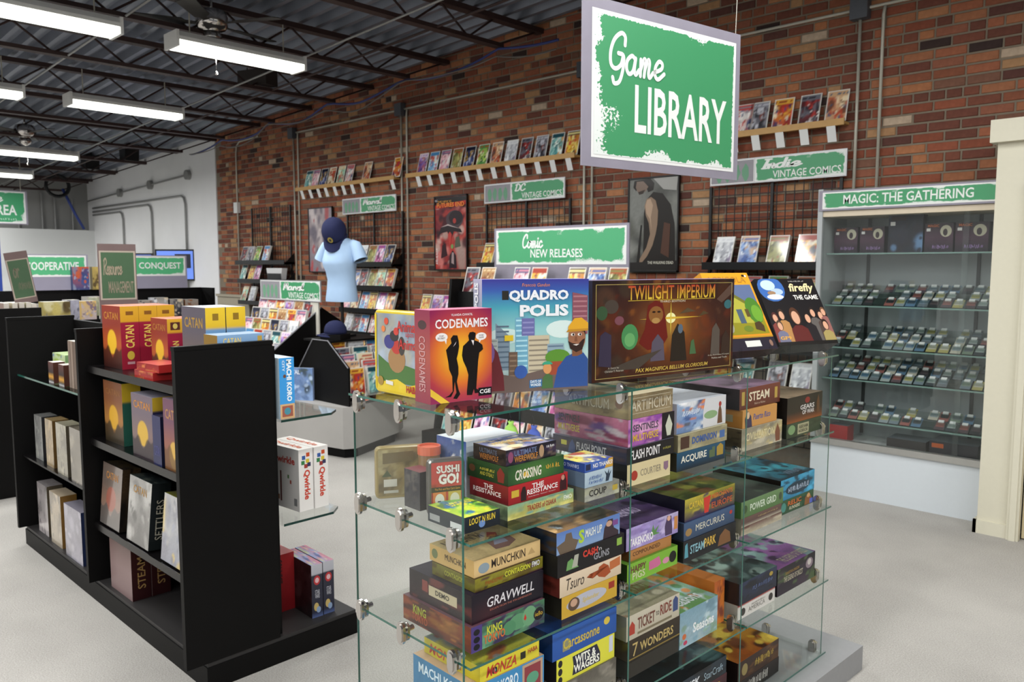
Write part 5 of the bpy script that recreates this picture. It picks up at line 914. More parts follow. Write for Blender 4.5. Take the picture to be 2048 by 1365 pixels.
CITY += [(FT, [(0, .0), (1, 0), (1, .14), (.6, .2), (.3, .14), (0, .2)], '6a5a54'), (FT, ell(.70, .30, .12, .07), '5a8a34'), (FT, [(.6, .14), (.84, .14), (.84, .26), (.6, .26)], '9a4a34'),
 (FT, [(.0, .02), (.0, .42), (.06, .46), (.14, .36), (.19, .16), (.2, .02)], '6a2c30'), (FT, ell(.035, .36, .075, .12), '7a5c94'), (FT, ell(.01, .29, .05, .06), 'a0623c'), (FT, ell(.02, .32, .035, .02), 'd8d0d0'),
 (FT, [(.66, .02), (.70, .2), (.78, .3), (.86, .33), (.95, .33), (.995, .27), (.995, .02)], '33508c'), (FT, [(.84, .3), (.84, .42), (.93, .42), (.94, .32), (.89, .3)], '7a5038'), (FT, ell(.885, .47, .085, .13), '94644a'), (FT, [(.80, .44), (.82, .37), (.88, .335), (.94, .36), (.965, .46), (.94, .45), (.9, .41), (.84, .42)], '35241f'), (FT, [(.80, .55), (.965, .56), (.97, .48), (.955, .52), (.88, .535), (.81, .52)], '2a1c18'), (FT, [(.80, .53), (.80, .57), (.86, .645), (.93, .65), (.995, .60), (.995, .54), (.9, .53)], 'd8a02c'), (FT, [(.78, .52), (.80, .545), (.995, .55), (.995, .53)], 'b8842c'), (FT, ell(.845, .497, .02, .013), 'e0d8d0'), (FT, ell(.912, .497, .02, .013), 'e0d8d0'), (FT, ell(.85, .497, .009, .011), '2a2018'), (FT, ell(.917, .497, .009, .011), '2a2018'), (FT, [(.865, .48), (.885, .48), (.89, .435), (.86, .435)], '7a4e38'), (FT, [(.845, .405), (.88, .395), (.91, .41), (.88, .41)], 'd8ccc4'),
 (FT, [(.545, .02), (.56, .12), (.6, .16), (.65, .13), (.655, .02)], '4a6a40'), (FT, ell(.60, .20, .04, .05), 'd0925c'), (FT, ell(.60, .235, .05, .03, 12, 0, math.pi), '3f9a7a'), (FT, [(.43, .03), (.55, .04), (.55, .11), (.43, .10)], '3a6a98'), (FT, [(.20, .46), (.28, .46), (.28, .51), (.2, .51)], 'd8b82c'), (FT, ell(.35, .18, .06, .06), '3a5aa0')]
gg('big square city-building board game with blue sky cover on the top glass shelf', .240, .203, LV[0], (.32, .072, .312), {'all': '3c3a80', FT: grad((0, '8aa0a4'), (.3, 'b4ccc8'), (.55, '8cc0c0'), (.75, '4a9cae'), (.9, '3a5aa4'), (1, '3c3a8c')), LT: grad((0, '5a6a7a'), (.7, '8a9cb0'), (1, 'a8a4c0')), TP: '8a8ac0'},
   [(FT, 'QUADRO', .24, .80, .80, .905, 'e4e6ea', dict(bold=.045)), (FT, 'POLIS', .34, .67, .80, .775, 'e4e6ea', dict(bold=.045)), (FT, 'Francois Gandon', .36, .935, .62, .965, 'd8843c', dict(shear=.2)), (FT, 'DAYS OF', .44, .075, .54, .1, 'e8f0f4', B), (FT, 'WONDER', .44, .045, .54, .07, 'e8f0f4', B), (LT, 'QUADROPOLIS', .25, .35, .75, .97, 'e0e4ea', dict(rot=90, bold=.03))],
   [(FT, ell(.2, .5, .16, .07), 'c4dcd8'), (FT, ell(.75, .55, .16, .08), 'cfe0dc'), (FT, [(.18, .82), (.24, .82), (.24, .9), (.18, .9)], '2c2a26')]+CITY, rot=math.radians(-22), cell=.007)
TI = [(FT, ell(.12, .74, .045, .07), '4a4038'), (FT, ell(.52, .60, .035, .055), 'f4f0b0'), (FT, [(.3, .6), (.52, .612), (.75, .6), (.52, .588)], 'd8b03c'), (FT, [(.515, .6), (.52, .78), (.525, .6), (.52, .42)], 'd8c048'),
      (FT, [(.30, .36), (.34, .5), (.36, .74), (.41, .79), (.46, .76), (.48, .62), (.5, .4), (.46, .3), (.36, .28)], '6a2018'), (FT, ell(.415, .64, .05, .09), '8a5c30'), (FT, ell(.415, .58, .028, .03), 'b08850'), (FT, ell(.4, .67, .012, .01), '2a1810'), (FT, ell(.435, .67, .012, .01), '2a1810'),
      (FT, ell(.24, .43, .055, .13), '4a8a54'), (FT, ell(.24, .40, .035, .07), '6aa868'), (FT, ell(.06, .68, .035, .07), '3a5438'), (FT, ell(.17, .6, .03, .045), '7a4a54'), (FT, [(.04, .16), (.05, .46), (.08, .5), (.12, .46), (.12, .14)], '3c3448'),
      (FT, [(.38, .16), (.39, .36), (.43, .44), (.47, .36), (.48, .16)], '5a5260'), (FT, [(.52, .14), (.53, .42), (.57, .54), (.62, .44), (.64, .14)], '2c241c'), (FT, ell(.59, .48, .018, .05), '5a6a7a'), (FT, [(.66, .2), (.67, .34), (.69, .36), (.71, .2)], '4a6a44'), (FT, [(.82, .18), (.83, .46), (.86, .52), (.89, .44), (.89, .16)], '5a5048'), (FT, [(.9, .16), (.91, .36), (.94, .44), (.98, .3), (.98, .16)], '3a2a22'),
      (FT, [(.86, .78), (.99, .97), (.99, .85), (.9, .74)], '5c463c'), (FT, [(.58, .64), (.7, .66), (.64, .7)], '5a4a34'), (FT, [(.72, .6), (.8, .63), (.76, .66)], '54442c'), (FT, ell(.95, .72, .03, .05), '3a6a70'), (FT, [(.06, .1), (.3, .22), (.46, .28), (.3, .1)], '4a4038')]
TI += [(FT, q, 'b09a5a') for q in ([(.02, .03), (.98, .03), (.98, .036), (.02, .036)], [(.02, .955), (.98, .955), (.98, .961), (.02, .961)], [(.02, .03), (.024, .03), (.024, .96), (.02, .96)], [(.976, .03), (.98, .03), (.98, .96), (.976, .96)])]
gg('wide dark space-themed board game with gold border on the top glass shelf', .607, .13, LV[0], (.64, .11, .305), {'all': '221c2c', FT: lambda U, V: .55*radial(.52, .5, 1.3, (0, 'c8943c'), (.22, '8a4c1c'), (.45, '4a2416'), (.8, '221814'), (1.1, '1a1418'))(U, V)+.45*art(['4a2a18', '201a20', '8a5424', '1c1a24', '5a4030', '6a2c1c', '3a3a30'], 99, 40, .4, .12, 2.)(U, V), LT: '1c1a30', TP: '7a6a8a'},
   [(FT, 'TWILIGHT IMPERIUM', .225, .80, .845, .945, 'e0c03c', dict(bold=.01, col2='b02c24')), (FT, 'THIRD EDITION', .44, .765, .62, .785, 'e8dcc0'), (FT, 'PAX MAGNIFICA BELLUM GLORIOSUM', .28, .06, .80, .10, 'd0b050', dict(shear=.2, bold=.01)), (FT, 'A Game by', .1, .12, .17, .14, 'c8c0b0'), (FT, 'Christian T. Petersen', .08, .09, .2, .11, 'c8c0b0'), (FT, 'An Epic Board Game of Conquest,', .80, .155, .97, .175, 'c8c0b0'), (FT, 'Politics and Trade', .83, .125, .95, .145, 'c8c0b0')],
   TI+[(FT, [(.225, .79), (.845, .79), (.845, .796), (.225, .796)], 'c8a83a')], rot=math.radians(-7.7), cell=.0065)
# two boxes leaning back on stands
def leaning(label, a, b, z, dims, tilt, faces, texts, shp, stand, rot=0.):
    z = LV[0]+dims[1]*math.sin(tilt)+.001; o = gg(label, a, b, z, dims, faces, texts, shp); o.rotation_euler = (-tilt, 0, TH+rot)
    mb = MB(); wa, db, h = dims; t0 = math.sin(tilt); c0 = math.cos(tilt)
    for q in (.04, wa-.05):
        mb.prism([(-.004, .0), (-.004, z-LV[0]+.012), (.0, z-LV[0]+.012), (.004, .004)], q, q+.012, 'x')
        mb.prism([(.0, .0), (db*c0+.06+h*.35*t0, 0), (db*c0+h*.35*t0, h*.3*c0), (db*c0+h*.35*t0-.004, h*.3*c0), (.0, .004)], q, q+.004, 'x')
    e = mb.build('display_stand', glassmat('acrylic_stand', (.93, .94, .94), 1.), None, gl(a, b, LV[0]+.0006), TH+rot); tag(e, stand, 'stand')
    return o
AG = [(FT, [(.04, .2), (.96, .2), (.96, .84), (.04, .84)], '5c6a8c'), (FT, [(.04, .2), (.96, .2), (.96, .4), (.04, .44)], '8a8424'), (FT, [(.08, .36), (.08, .62), (.3, .8), (.72, .58), (.72, .34)], 'a8a440'), (FT, [(.02, .60), (.3, .83), (.80, .58), (.74, .56), (.3, .77), (.08, .58)], '6a6a2c'), (FT, ell(.82, .5, .17, .17), '4a7a2c'), (FT, ell(.86, .46, .11, .11), '6a9a34'), (FT, [(.44, .34), (.44, .52), (.56, .52), (.56, .34)], '4a5a6a'), (FT, [(.62, .42), (.62, .52), (.7, .52), (.7, .42)], '5a4a2a'), (FT, ell(.4, .62, .06, .05), '5a6a2c'), (FT, ell(.16, .32, .1, .1), '9a9a8a'), (FT, [(.7, .26), (.72, .34), (.84, .36), (.9, .3), (.88, .22)], '4a3a24'), (FT, ell(.55, .27, .1, .04), '6a7a2c'),
      (FT, [(0, 0), (1, 0), (1, .155), (0, .155)], '2a2530'), (FT, [(.36, .045), (.68, .045), (.68, .12), (.36, .12)], 'd8d8d0'), (FT, ell(.9, .08, .035, .04), '8a6a5a'), (FT, [(.0, .16), (1, .16), (1, .175), (0, .175)], 'b08a2c')]
leaning('orange topped farm game box leaning back on the top glass shelf', 1.375, .13, 0, (.25, .07, .33), .53, {'all': '3a2c30', FT: grad((0, 'd08a24'), (1, 'e09a28')), TP: 'e8a038', LT: 'c88a2c'}, [(FT, 'AGRICOLA', .08, .87, .90, .95, 'b8842c', dict(bold=.01))], AG+[(FT, ell(.88, .96, .03, .016), '2a241c'), (FT, ell(.93, .955, .02, .014), 'e8e4dc')], 'clear stand holding up the orange farm game box', math.radians(-12))
FFp = [(FT, ell(.22, .85, .22, .20), '3a64a8'), (FT, ell(.18, .9, .12, .08), 'b8ccdc'), (FT, ell(.3, .8, .1, .05), 'a8bcd0'), (FT, ell(.2, .78, .07, .03), '9a7a5c'), (FT, ell(.24, .72, .14, .04), 'd0dce4'), (FT, [(0, 0), (1, 0), (1, .06), (0, .05)], '16120f')]
for i, (cx, cy, sc, hair, shirt) in enumerate(((.10, .40, .8, '4a2420', '7a3a34'), (.22, .44, .85, '3a2a20', 'a87a48'), (.13, .28, .8, '4a3a2c', '6a6a80'), (.76, .46, .8, '2a1e1a', '5a5450'), (.88, .42, .8, '2a1c18', '4a3a34'), (.95, .47, .7, '6a4a34', '8a5a54'), (.64, .38, .9, '1c1414', '1f1a1c'), (.90, .27, .85, '2a1a14', '9a8a54'), (.44, .40, 1.35, '4a2c1c', '58201c'))):
    s_ = sc*.085
    FFp += [(FT, [(cx-1.35*s_, .05), (cx-1.2*s_, cy-1.5*s_), (cx-.5*s_, cy-1.0*s_), (cx+.5*s_, cy-1.0*s_), (cx+1.2*s_, cy-1.5*s_), (cx+1.35*s_, .05)], shirt), (FT, ell(cx, cy+.2*s_, .75*s_, 1.15*s_), hair), (FT, ell(cx, cy, .55*s_, .85*s_), 'c8987c')]
FFp = [(f, [(min(max(u, 0), 1), min(max(v, 0), 1)) for u, v in p], c) for f, p, c in FFp]
leaning('black game box with blue planet and people leaning back on the top shelf', 1.68, .105, 0, (.30, .075, .30), .55, {'all': '151214', FT: '171315', TP: '2a2424'}, [(FT, 'firefly', .52, .76, .95, .92, 'e8d4a0', dict(bold=.025, shear=.2)), (FT, 'THE GAME', .54, .67, .96, .74, 'e8e4dc', B), (FT, '~galef', .55, .945, .82, .965, 'b8b4ac'), (FT, 'GF9', .06, .08, .24, .13, 'd8a03c', B)], FFp, 'clear stand holding up the black game box with the planet', math.radians(-20))
# ================================================================== BLACK GONDOLA
GX0, GX1, GM = -5.43, -2.98, -4.20
gon = tag(empty('gondola_shelf', (0, 0, 0)), 'black double-sided shelf unit with end panels full of standing game boxes', 'shelf')
mb = MB(); mb.box(GX0, 1.335, 0, GX1, 2.05, .095); mb.build('base', BLACK, gon)
mb = MB(); mb.box(GX0+.01, 1.34, .095, GX1-.005, 2.045, .112); mb.build('base_deck', DKGREY, gon)
mb = MB(); mb.box(GX0, 1.655, .112, GX1-.03, 1.685, 1.36); mb.build('spine_panel', BLACK, gon)
for X in (GX1-.03, GM-.02, GX0):
    mb = MB(); y0_ = 1.255 if X > -3.1 else 1.295; mb.box(X, y0_, .113 if X < -3 else .1, X+.028, 1.66, 1.386); mb.box(X-.002, y0_-.002, 1.372, X+.030, 1.662, 1.388); mb.build('end_panel', BLACK, gon)
SHZ = (1.205, .845, .42)
for z in SHZ:
    mb = MB(); mb.box(GM+.01, 1.335, z-.018, GX1-.032, 1.654, z); mb.box(GM+.01, 1.331, z-.03, GX1-.032, 1.335, z+.004); mb.build('shelf', mat('black_gloss_shelf', '0c0a0b', .25, spec=.35, var=.05), gon)
for z, m_ in ((1.05, GLASS), (.56, mat('black_gloss_shelf', '0c0a0b', .25, spec=.35, var=.05))):
    mb = MB(); mb.box(GX0+.03, 1.335, z-.010, GM-.022, 1.654, z); pn = mb.build('shelf', m_, gon)
    if m_ is GLASS: mb = MB(); mb.box(GX0+.03, 1.333, z-.010, GM-.022, 1.335, z); mb.build('shelf_edge', GLEDGE, pn)
for z in (1.05, .603):
    mb = MB(); mb.prism([(GX0, 1.687), (GX1+.005, 1.687), (GX1+.005, 1.93), (GX1-.05, 1.99), (GX0, 1.99)], z-.010, z, 'z'); pn = mb.build('glass_shelf', GLASS, gon)
    mb = MB(); mb.box(GX1+.004, 1.687, z-.010, GX1+.006, 1.93, z); mb.prism([(GX1+.005, 1.93), (GX1+.0065, 1.931), (GX1-.049, 1.991), (GX1-.05, 1.99)], z-.01, z); mb.build('shelf_edge', mat('dark_glass_edge', '1f3a34', .2), pn)
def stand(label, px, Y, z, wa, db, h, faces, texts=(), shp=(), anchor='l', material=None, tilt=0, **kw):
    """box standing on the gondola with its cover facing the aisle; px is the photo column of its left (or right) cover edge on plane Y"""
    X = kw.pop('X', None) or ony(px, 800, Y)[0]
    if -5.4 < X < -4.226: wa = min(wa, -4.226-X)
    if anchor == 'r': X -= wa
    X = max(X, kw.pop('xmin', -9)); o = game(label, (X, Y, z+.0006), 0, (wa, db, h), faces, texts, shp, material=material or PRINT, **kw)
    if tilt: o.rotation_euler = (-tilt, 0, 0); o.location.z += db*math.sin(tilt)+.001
    return o
RT_ = 'right'
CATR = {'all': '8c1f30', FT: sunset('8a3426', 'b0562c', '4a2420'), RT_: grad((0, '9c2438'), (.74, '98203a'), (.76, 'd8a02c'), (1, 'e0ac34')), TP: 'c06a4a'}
def catspine(c2, lab='CATAN'): return [(RT_, lab, .25, .34, .72, .70, 'e8c860', dict(rot=90, bold=.02)), (FT, 'CATAN', .12, .78, .88, .9, 'b8782c', dict(bold=.02))]
for k in range(3):
    stand('tall red and yellow boxed game with a setting sun, one of three behind each other', 212, 1.395+.085*k, SHZ[0], .235, .084, .298, CATR, catspine(1) if k == 0 else [(RT_, 'CATAN', .25, .34, .72, .70, 'e8c860', dict(rot=90, bold=.02))], [(RT_, ell(.5, .22, .2, .07), 'd8b848'), (RT_, [(.3, .08), (.7, .08), (.7, .12), (.3, .12)], 'c89aa0'), (RT_, [(.3, .86), (.7, .86), (.7, .92), (.3, .92)], '8a5a24')] if k == 0 else [(RT_, [(.3, .86), (.7, .86), (.7, .92), (.3, .92)], '8a5a24')], group='three tall red boxed games in a row', X=ony(212, 800, 1.395)[0])
for k in range(2):
    stand('small red and yellow boxed game with a setting sun on the top black shelf', 308, 1.475+.075*k, SHZ[0], .18, .072, .25, CATR, [(RT_, 'CATAN', .3, .28, .7, .6, 'e8c860', dict(rot=90, bold=.02))]+([(FT, 'CATAN', .12, .78, .88, .9, 'a86a2c', B)] if k == 0 else []), [(RT_, [(.2, .8), (.8, .8), (.8, .94), (.2, .94)], '5a2c24'), (RT_, ell(.5, .87, .15, .05), 'd8c060')], group='two small red boxed games', X=ony(308, 800, 1.475)[0])
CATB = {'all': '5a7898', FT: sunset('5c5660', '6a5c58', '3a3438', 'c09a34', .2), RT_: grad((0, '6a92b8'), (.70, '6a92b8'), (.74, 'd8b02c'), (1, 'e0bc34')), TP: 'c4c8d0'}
for k in range(2):
    stand('tall grey-blue and yellow boxed game with a setting sun', 370, 1.472+.09*k, SHZ[0], .225, .086, .315, CATB, [(RT_, 'CATAN', .28, .14, .7, .42, 'e8c860', dict(rot=90, bold=.02))]+([(FT, 'CATAN', .12, .72, .88, .86, 'a8843c', dict(bold=.02))] if k == 0 else []), [(RT_, [(.35, .83), (.65, .83), (.65, .92), (.35, .92)], '8a6a24')], group='two grey-blue boxed games', X=ony(370, 800, 1.472)[0])
game('long light blue card box lying across the black shelf behind the end panel', (-3.132, 1.44, SHZ[0]+.163), 0, (.118, .2, .05), {'all': '7a9cc0', RT_: grad((0, '6f94bc'), (1, '86a8cc')), FT: '8a6a2c', TP: '9ab4d0'}, [(RT_, 'CATAN', .12, .25, .5, .75, 'e0c878', dict(bold=.02))], [(RT_, [(.86, .2), (.96, .2), (.96, .8), (.86, .8)], 'b89a4a')])
game('plain dark stack box under the light blue card box', (-3.13, 1.445, SHZ[0]+.0006), 0, (.11, .19, .1615), {'all': '3a3a40'})
for k in range(2):
    game('flat red card box with gold trim, %s of the two' % ['lower', 'upper'][k], (-3.62+.03*k, 1.345, SHZ[0]+.0006+.0345*k), math.radians(4*k), (.2, .12, .034), {'all': '9c2226', FT: art(['a02a24', '8a1c20', 'b86a3a'], 70+k, 6), TP: 'b84a48', RT_: '9a2424'})
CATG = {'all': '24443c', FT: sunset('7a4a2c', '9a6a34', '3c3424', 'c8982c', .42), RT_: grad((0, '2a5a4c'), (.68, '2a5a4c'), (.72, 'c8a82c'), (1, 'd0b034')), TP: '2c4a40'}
stand('brown and green boxed game with a setting sun on the second black shelf', 208, 1.375, SHZ[1], .235, .085, .298, CATG, [(FT, 'CATAN', .12, .78, .88, .88, '8a5a2c', B)], [])
stand('grey purple boxed game with a setting sun on the second black shelf', 262, 1.345, SHZ[1], .235, .09, .285, {'all': '4a4458', FT: sunset('6a5c66', '7a6460', '3c3038', 'c8a03a', .4), RT_: grad((0, '242446'), (.78, '242446'), (.8, 'b8982c'), (1, 'c8a834')), TP: '9a96a4'}, catspine(2)[1:], [], anchor='l')
game('navy boxed game with a barcode label standing in front on the second black shelf', (ony(262, 800, 1.345)[0]+.238, 1.34, SHZ[1]+.0006), 0, (.085, .2, .215), {'all': '1c2040', FT: grad((0, '22264c'), (1, '2a2c54')), RT_: '171a30'}, [(FT, 'CATAN', .2, .2, .8, .4, '4a4a84')], [(RT_, [(.3, .2), (.8, .2), (.8, .5), (.3, .5)], '8a8484')])
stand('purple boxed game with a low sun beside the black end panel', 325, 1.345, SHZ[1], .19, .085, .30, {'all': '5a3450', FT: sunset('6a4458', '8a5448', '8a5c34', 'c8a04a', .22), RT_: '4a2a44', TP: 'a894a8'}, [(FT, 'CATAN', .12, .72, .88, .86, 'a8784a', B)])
stand('shrink-wrapped grey and red boxed game on the third black shelf', 188, 1.345, SHZ[2], .25, .085, .30, {'all': '26201e', FT: sunset('6a5c54', '8a6c5c', '7a7470', '9a5a4a', .45), RT_: art(['1c1814', '3a2c1c', '14110f'], 74, 6), TP: art(['2c2622', '5a4c34', '3a3430'], 75, 6)}, [(FT, 'CATAN', .2, .76, .8, .88, 'a8743c', B)], material=WRAP, tilt=.1)
stand('shrink-wrapped dark grey boxed game with pale lettered spine on the third black shelf', 240, 1.342, SHZ[2], .25, .085, .30, {'all': '24282a', FT: art(['5c5a58', '8a8884', '4a4846', 'a09e9a'], 76, 9, .5), RT_: '171c1c', TP: art(['3a4444', '24282a', '5a6058'], 77, 6)}, [(FT, 'CATAN', .2, .76, .8, .88, '9a743c', B), (RT_, 'SETTLERS', .3, .15, .7, .75, '9a9484', dict(rot=90))], material=WRAP, tilt=.1)
stand('shrink-wrapped pale boxed game with yellow top on the third black shelf', 308, 1.345, SHZ[2], .22, .085, .29, {'all': '5a5a64', FT: art(['8a8c98', 'a8a8a8', '7a7a84', 'c0a85a'], 78, 8, .5), RT_: '2c2a30', TP: art(['8a8a34', '4a4a5a', 'a8a08c'], 79, 6)}, [], material=WRAP, tilt=.1)
for k in range(3): stand('thin cream boxed game leaning against the purple brown one on the base deck', 184+5*k, 1.36, .112, .028, .2, .25, {'all': ['8a7460', '9a8470', '6a5a48'][k], FT: ['9a8674', 'a8927c', '7a6450'][k]}, group='thin boxed games on the base deck') if False else None
STM = {'all': '38181a', FT: grad((0, '7a6464'), (.5, '86706e'), (1, '6a5450')), RT_: grad((0, '2c1214'), (1, '381a18')), TP: art(['2c1c1a', '4a3428'], 80, 5)}
for k in range(2): stand('dark red brown boxed game with gold lettered spine on the base deck', 205, 1.36+.092*k, .112, .27, .088, .265, STM, [(RT_, 'STEAM', .3, .2, .72, .78, '9a7a4a', dict(rot=90, bold=.01))], group='two dark red brown boxed games', X=ony(205, 800, 1.36)[0])
# far half of the same side
for (px, wa, h, z, Y, c, rc, lab) in ((64, .185, .30, .112, 1.37, ['b0a8a8', '8a8484', '6a6464'], '4a4438', 'pale grey boxed game at the far end of the base deck'), (88, .19, .30, .112, 1.36, ['a89c88', 'b8a890', '7a7060'], '7a5a2c', 'pale tan boxed game with a golden spine on the base deck'), (116, .27, .29, .112, 1.35, ['a4a0ac', '8c8894', 'b0acb4'], '1f2a4a', 'pale lilac boxed game with a navy spine on the base deck'), (159, .2, .29, .112, 1.345, ['a88c84', '9a7c74', '6a4a3c'], '3a2420', 'pale rose boxed game beside the middle black panel'),
                                   (66, .14, .26, .56, 1.37, ['8a8a88', '747472', '9a9a94'], '26282c', 'grey boxed game at the far end of the dark middle shelf'), (87, .13, .27, .56, 1.36, ['a08a64', '8a7450', 'b09a74'], '5a4424', 'light brown boxed game on the dark middle shelf'), (108, .17, .28, .56, 1.35, ['8a8474', '9a947f', '6c6658'], '4a4438', 'olive grey boxed game on the dark middle shelf'), (135, .28, .29, .56, 1.345, ['7a7264', '6a6256', '8a8272'], '3a3028', 'dark stone boxed game beside the middle black panel')):
    stand(lab, px, Y, z, wa, .085, h, {'all': rc, FT: art(c, px, 8, .5), RT_: rc, TP: c[1]}, material=WRAP)
for k in range(2): stand('small dark card box with orange flame on the upper glass shelf of the black unit', 100+20*k, 1.36, 1.05, .085, .06, .115, {'all': '4a2c24', FT: grad((0, 'c8c4c4'), (.12, '241a1a'), (.3, 'c8902c'), (.5, '2a1c1c'), (1, '5a3430')), TP: 'd8ccc4'}, group='two small flame card boxes')
for k in range(3): stand('thin upright boxed game with cream spine beside the middle black panel', 141+5*k, 1.375, 1.05, .032, .2, .25, {'all': ['8a7a6c', '7c6a5c', '9a8a7c'][k], FT: ['7a6a60', '8a786c', '6a5a50'][k], TP: 'd8d4c8'}, group='thin boxed games on the upper glass shelf')
stand('lime green topped boxed game lying on the upper glass shelf of the black unit', 110, 1.45, 1.05, .22, .18, .14, {'all': '7a9a6a', FT: art(['8aa04a', 'b8c8a0', '3a5aa0', '6a8a4a'], 82, 8), TP: 'b4c894'})
# right-hand side: glass shelves
MK = {'all': '3a8ac8', 'front': 'c8dce8', RT_: '3f94d4', TP: 'd0dce8', 'back': '3a8ac8'}
game('sky blue boxed game with white block lettering on the glass shelf of the black unit', (-3.24, 1.692, 1.0506), 0, (.25, .07, .258), MK, [(RT_, 'MACHI KORO', .48, .28, .82, .97, 'e8f0f4', dict(rot=-90, bold=.045)), (RT_, 'CITY', .2, .78, .36, .96, 'e0ecf4', dict(rot=-90, bold=.02))],
     [(RT_, [(.02, .0), (.98, .0), (.98, .24), (.02, .24)], 'd0a878'), (RT_, [(.14, .03), (.86, .03), (.86, .21), (.14, .21)], '9a5a4a'), (RT_, ell(.5, .12, .22, .06), '4a8a9a'), (RT_, ell(.35, .7, .1, .03), '6a4a3a')])
for k in range(2):
    sh = []
    for i, (u, v, c) in enumerate(((.35, .86, '3a5a9a'), (.65, .9, 'c0502c'), (.3, .78, '3a7a4a'), (.62, .8, 'd0b83a'), (.5, .72, '9a3a34'), (.72, .74, '3a3a5a'))): sh += [(RT_, [(u-.12, v-.03), (u+.12, v-.03), (u+.12, v+.035), (u-.12, v+.035)], c)]
    game('white boxed game with red vertical lettering and coloured tiles, %s' % ['nearer the black end panel', 'nearer the glass shelf corner'][k], (-3.36, 1.80+.078*k, .6036), math.radians(4), (.29, .075, .28), {'all': 'dcd8d4', FT: 'd4d0cc', RT_: 'e4e0dc', TP: 'e4ded8'},
         [(RT_, 'Qwirkle', .3, .18, .78, .66, 'c8402c', dict(rot=-90, bold=.03)), (TP, 'Qwirkle', .1, .25, .9, .75, 'c8603c', B)]+([(FT, 'Qwirkle', .3, .72, .9, .86, 'b83428', dict(bold=.03))] if k == 0 else []), sh+([(FT, [(.5, .1), (.54, .1), (.54, .6), (.5, .6)], '5a2a24'), (FT, [(.2, .12), (.48, .12), (.48, .2), (.2, .2)], '8a5a3a'), (FT, [(.86, .08), (.94, .08), (.94, .2), (.86, .2)], '7a7a7a'), (FT, [(.7, .5), (.74, .5), (.74, .56), (.7, .56)], '4a7a3a'), (FT, [(.76, .42), (.8, .42), (.8, .48), (.76, .48)], '9a4a3a')] if k == 0 else []))
game('red boxed game with black vertical lettering on the base of the black unit', (-3.36, 1.70, .1126), 0, (.16, .16, .27), {'all': '8c1f24', FT: '701a1e', RT_: grad((0, '8a1c22'), (1, 'a02a2c')), TP: 'c07070'}, [(RT_, 'CONNECT', .42, .5, .62, .92, '2a1618', dict(rot=-90, bold=.02))])
for k in range(2):
    game('dark blue boxed building game with red badge, %s' % ['the one nearer the black end panel', 'the one nearer the base corner'][k], (-3.30, 1.865+.06*k, .1126), math.radians(-3), (.26, .055, .245), {'all': '1c1c2a', FT: art(['1c1416', '2a1c1e', '3a2a2c', '141012'], 84, 10), RT_: grad((0, '5a6a9a'), (.1, '2a2c3c'), (.8, '34343f'), (.82, 'b0b0b8'), (1, 'b8b8c0')), TP: art(['8a9ac0', 'c0808a', '4a5a84', 'b8b890'], 85, 8)},
         [(RT_, 'STAR', .3, .44, .72, .52, 'c8c8d0'), (RT_, 'WARS', .3, .36, .72, .44, 'c8c8d0')], [(RT_, ell(.5, .70, .3, .09), 'b03438'), (RT_, ell(.5, .70, .18, .05), 'd8b0b4'), (RT_, ell(.4, .2, .22, .08), 'c0a868'), (RT_, ell(.6, .14, .2, .06), '8aa0c0')])
# sign boards on top of the black units
DIM_GREEN = mat('backlit_shade_green_print', '3f5a3e', .5, var=.05); DIM_BOARD = mat('backlit_shade_board', '6a5654', .6, var=.1, scale=9)  # board and print colours darkened, painting in the shade of backlighting
o, fr = board('sign board in shade-dimmed brown and olive standing on the black unit behind the red boxes', (-5.28, 1.775, 1.30), math.radians(88), .225, .53, [(.07, .36, .93, .90, DIM_GREEN, .010)], name='standing_sign', bm=DIM_BOARD)
script(o, fr, 'Resource', .12, .63, .62, .84, '948874', .14); text(o, fr, 'MANAGEMENT', .24, .42, .90, .56, '8c806e', off=.002, bold=.01)  # lettering dimmed with the same painted-in shade
mb = MB(); mb.box(-5.32, 1.78, 1.0506, -5.25, 1.99, 1.30); tag(mb.build('sign_foot', BLACK), 'black block under the shade-dimmed sign board', 'sign stand')
# ================================================================== SECOND BLACK UNIT
g2 = tag(empty('gondola_shelf', (0, 0, 0)), 'second black shelf unit in line behind the first, with a bare black end panel', 'shelf')
mb = MB(); mb.box(-9.0, .95, 0, -6.6, 2.2, .11); mb.build('base', BLACK, g2); mb = MB(); mb.box(-6.63, 1.0, .11, -6.6, 1.81, 1.386); mb.build('end_panel', BLACK, g2)
mb = MB(); mb.box(-9.0, 1.5, .11, -6.63, 1.54, 1.37); mb.build('spine_panel', BLACK, g2); mb = MB(); mb.box(-9.0, 1.05, 1.12, -6.64, 1.49, 1.14); mb.box(-9.0, 1.55, 1.06, -6.64, 1.98, 1.07); mb.build('shelf', BLACK, g2)
for k, (yy, c, h, dz) in enumerate(((1.60, 'a08a80', .23, 0), (1.655, 'c4bca0', .23, 0), (1.70, '9a8a80', .23, 0), (1.745, 'c8c4a0', .23, 0), (1.78, '7a6a64', .22, 0), (1.36, 'a8806a', .18, 0), (1.44, '8a7464', .17, 0))):
    game('upright %s boxed game on the second black unit' % ['dusty pink', 'cream spined', 'mauve', 'pale yellow spined', 'brown', 'tan', 'dark tan'][k], (-6.95, yy, 1.14+.0006+(.16 if yy > 1.55 else 0) if yy < 1.5 else 1.0706), 0, (.22, .034, h+.12 if yy > 1.5 else h+.1), {'all': c, RT_: grad((0, c), (1, 'd8d0c4')), TP: 'dcd8d0'})
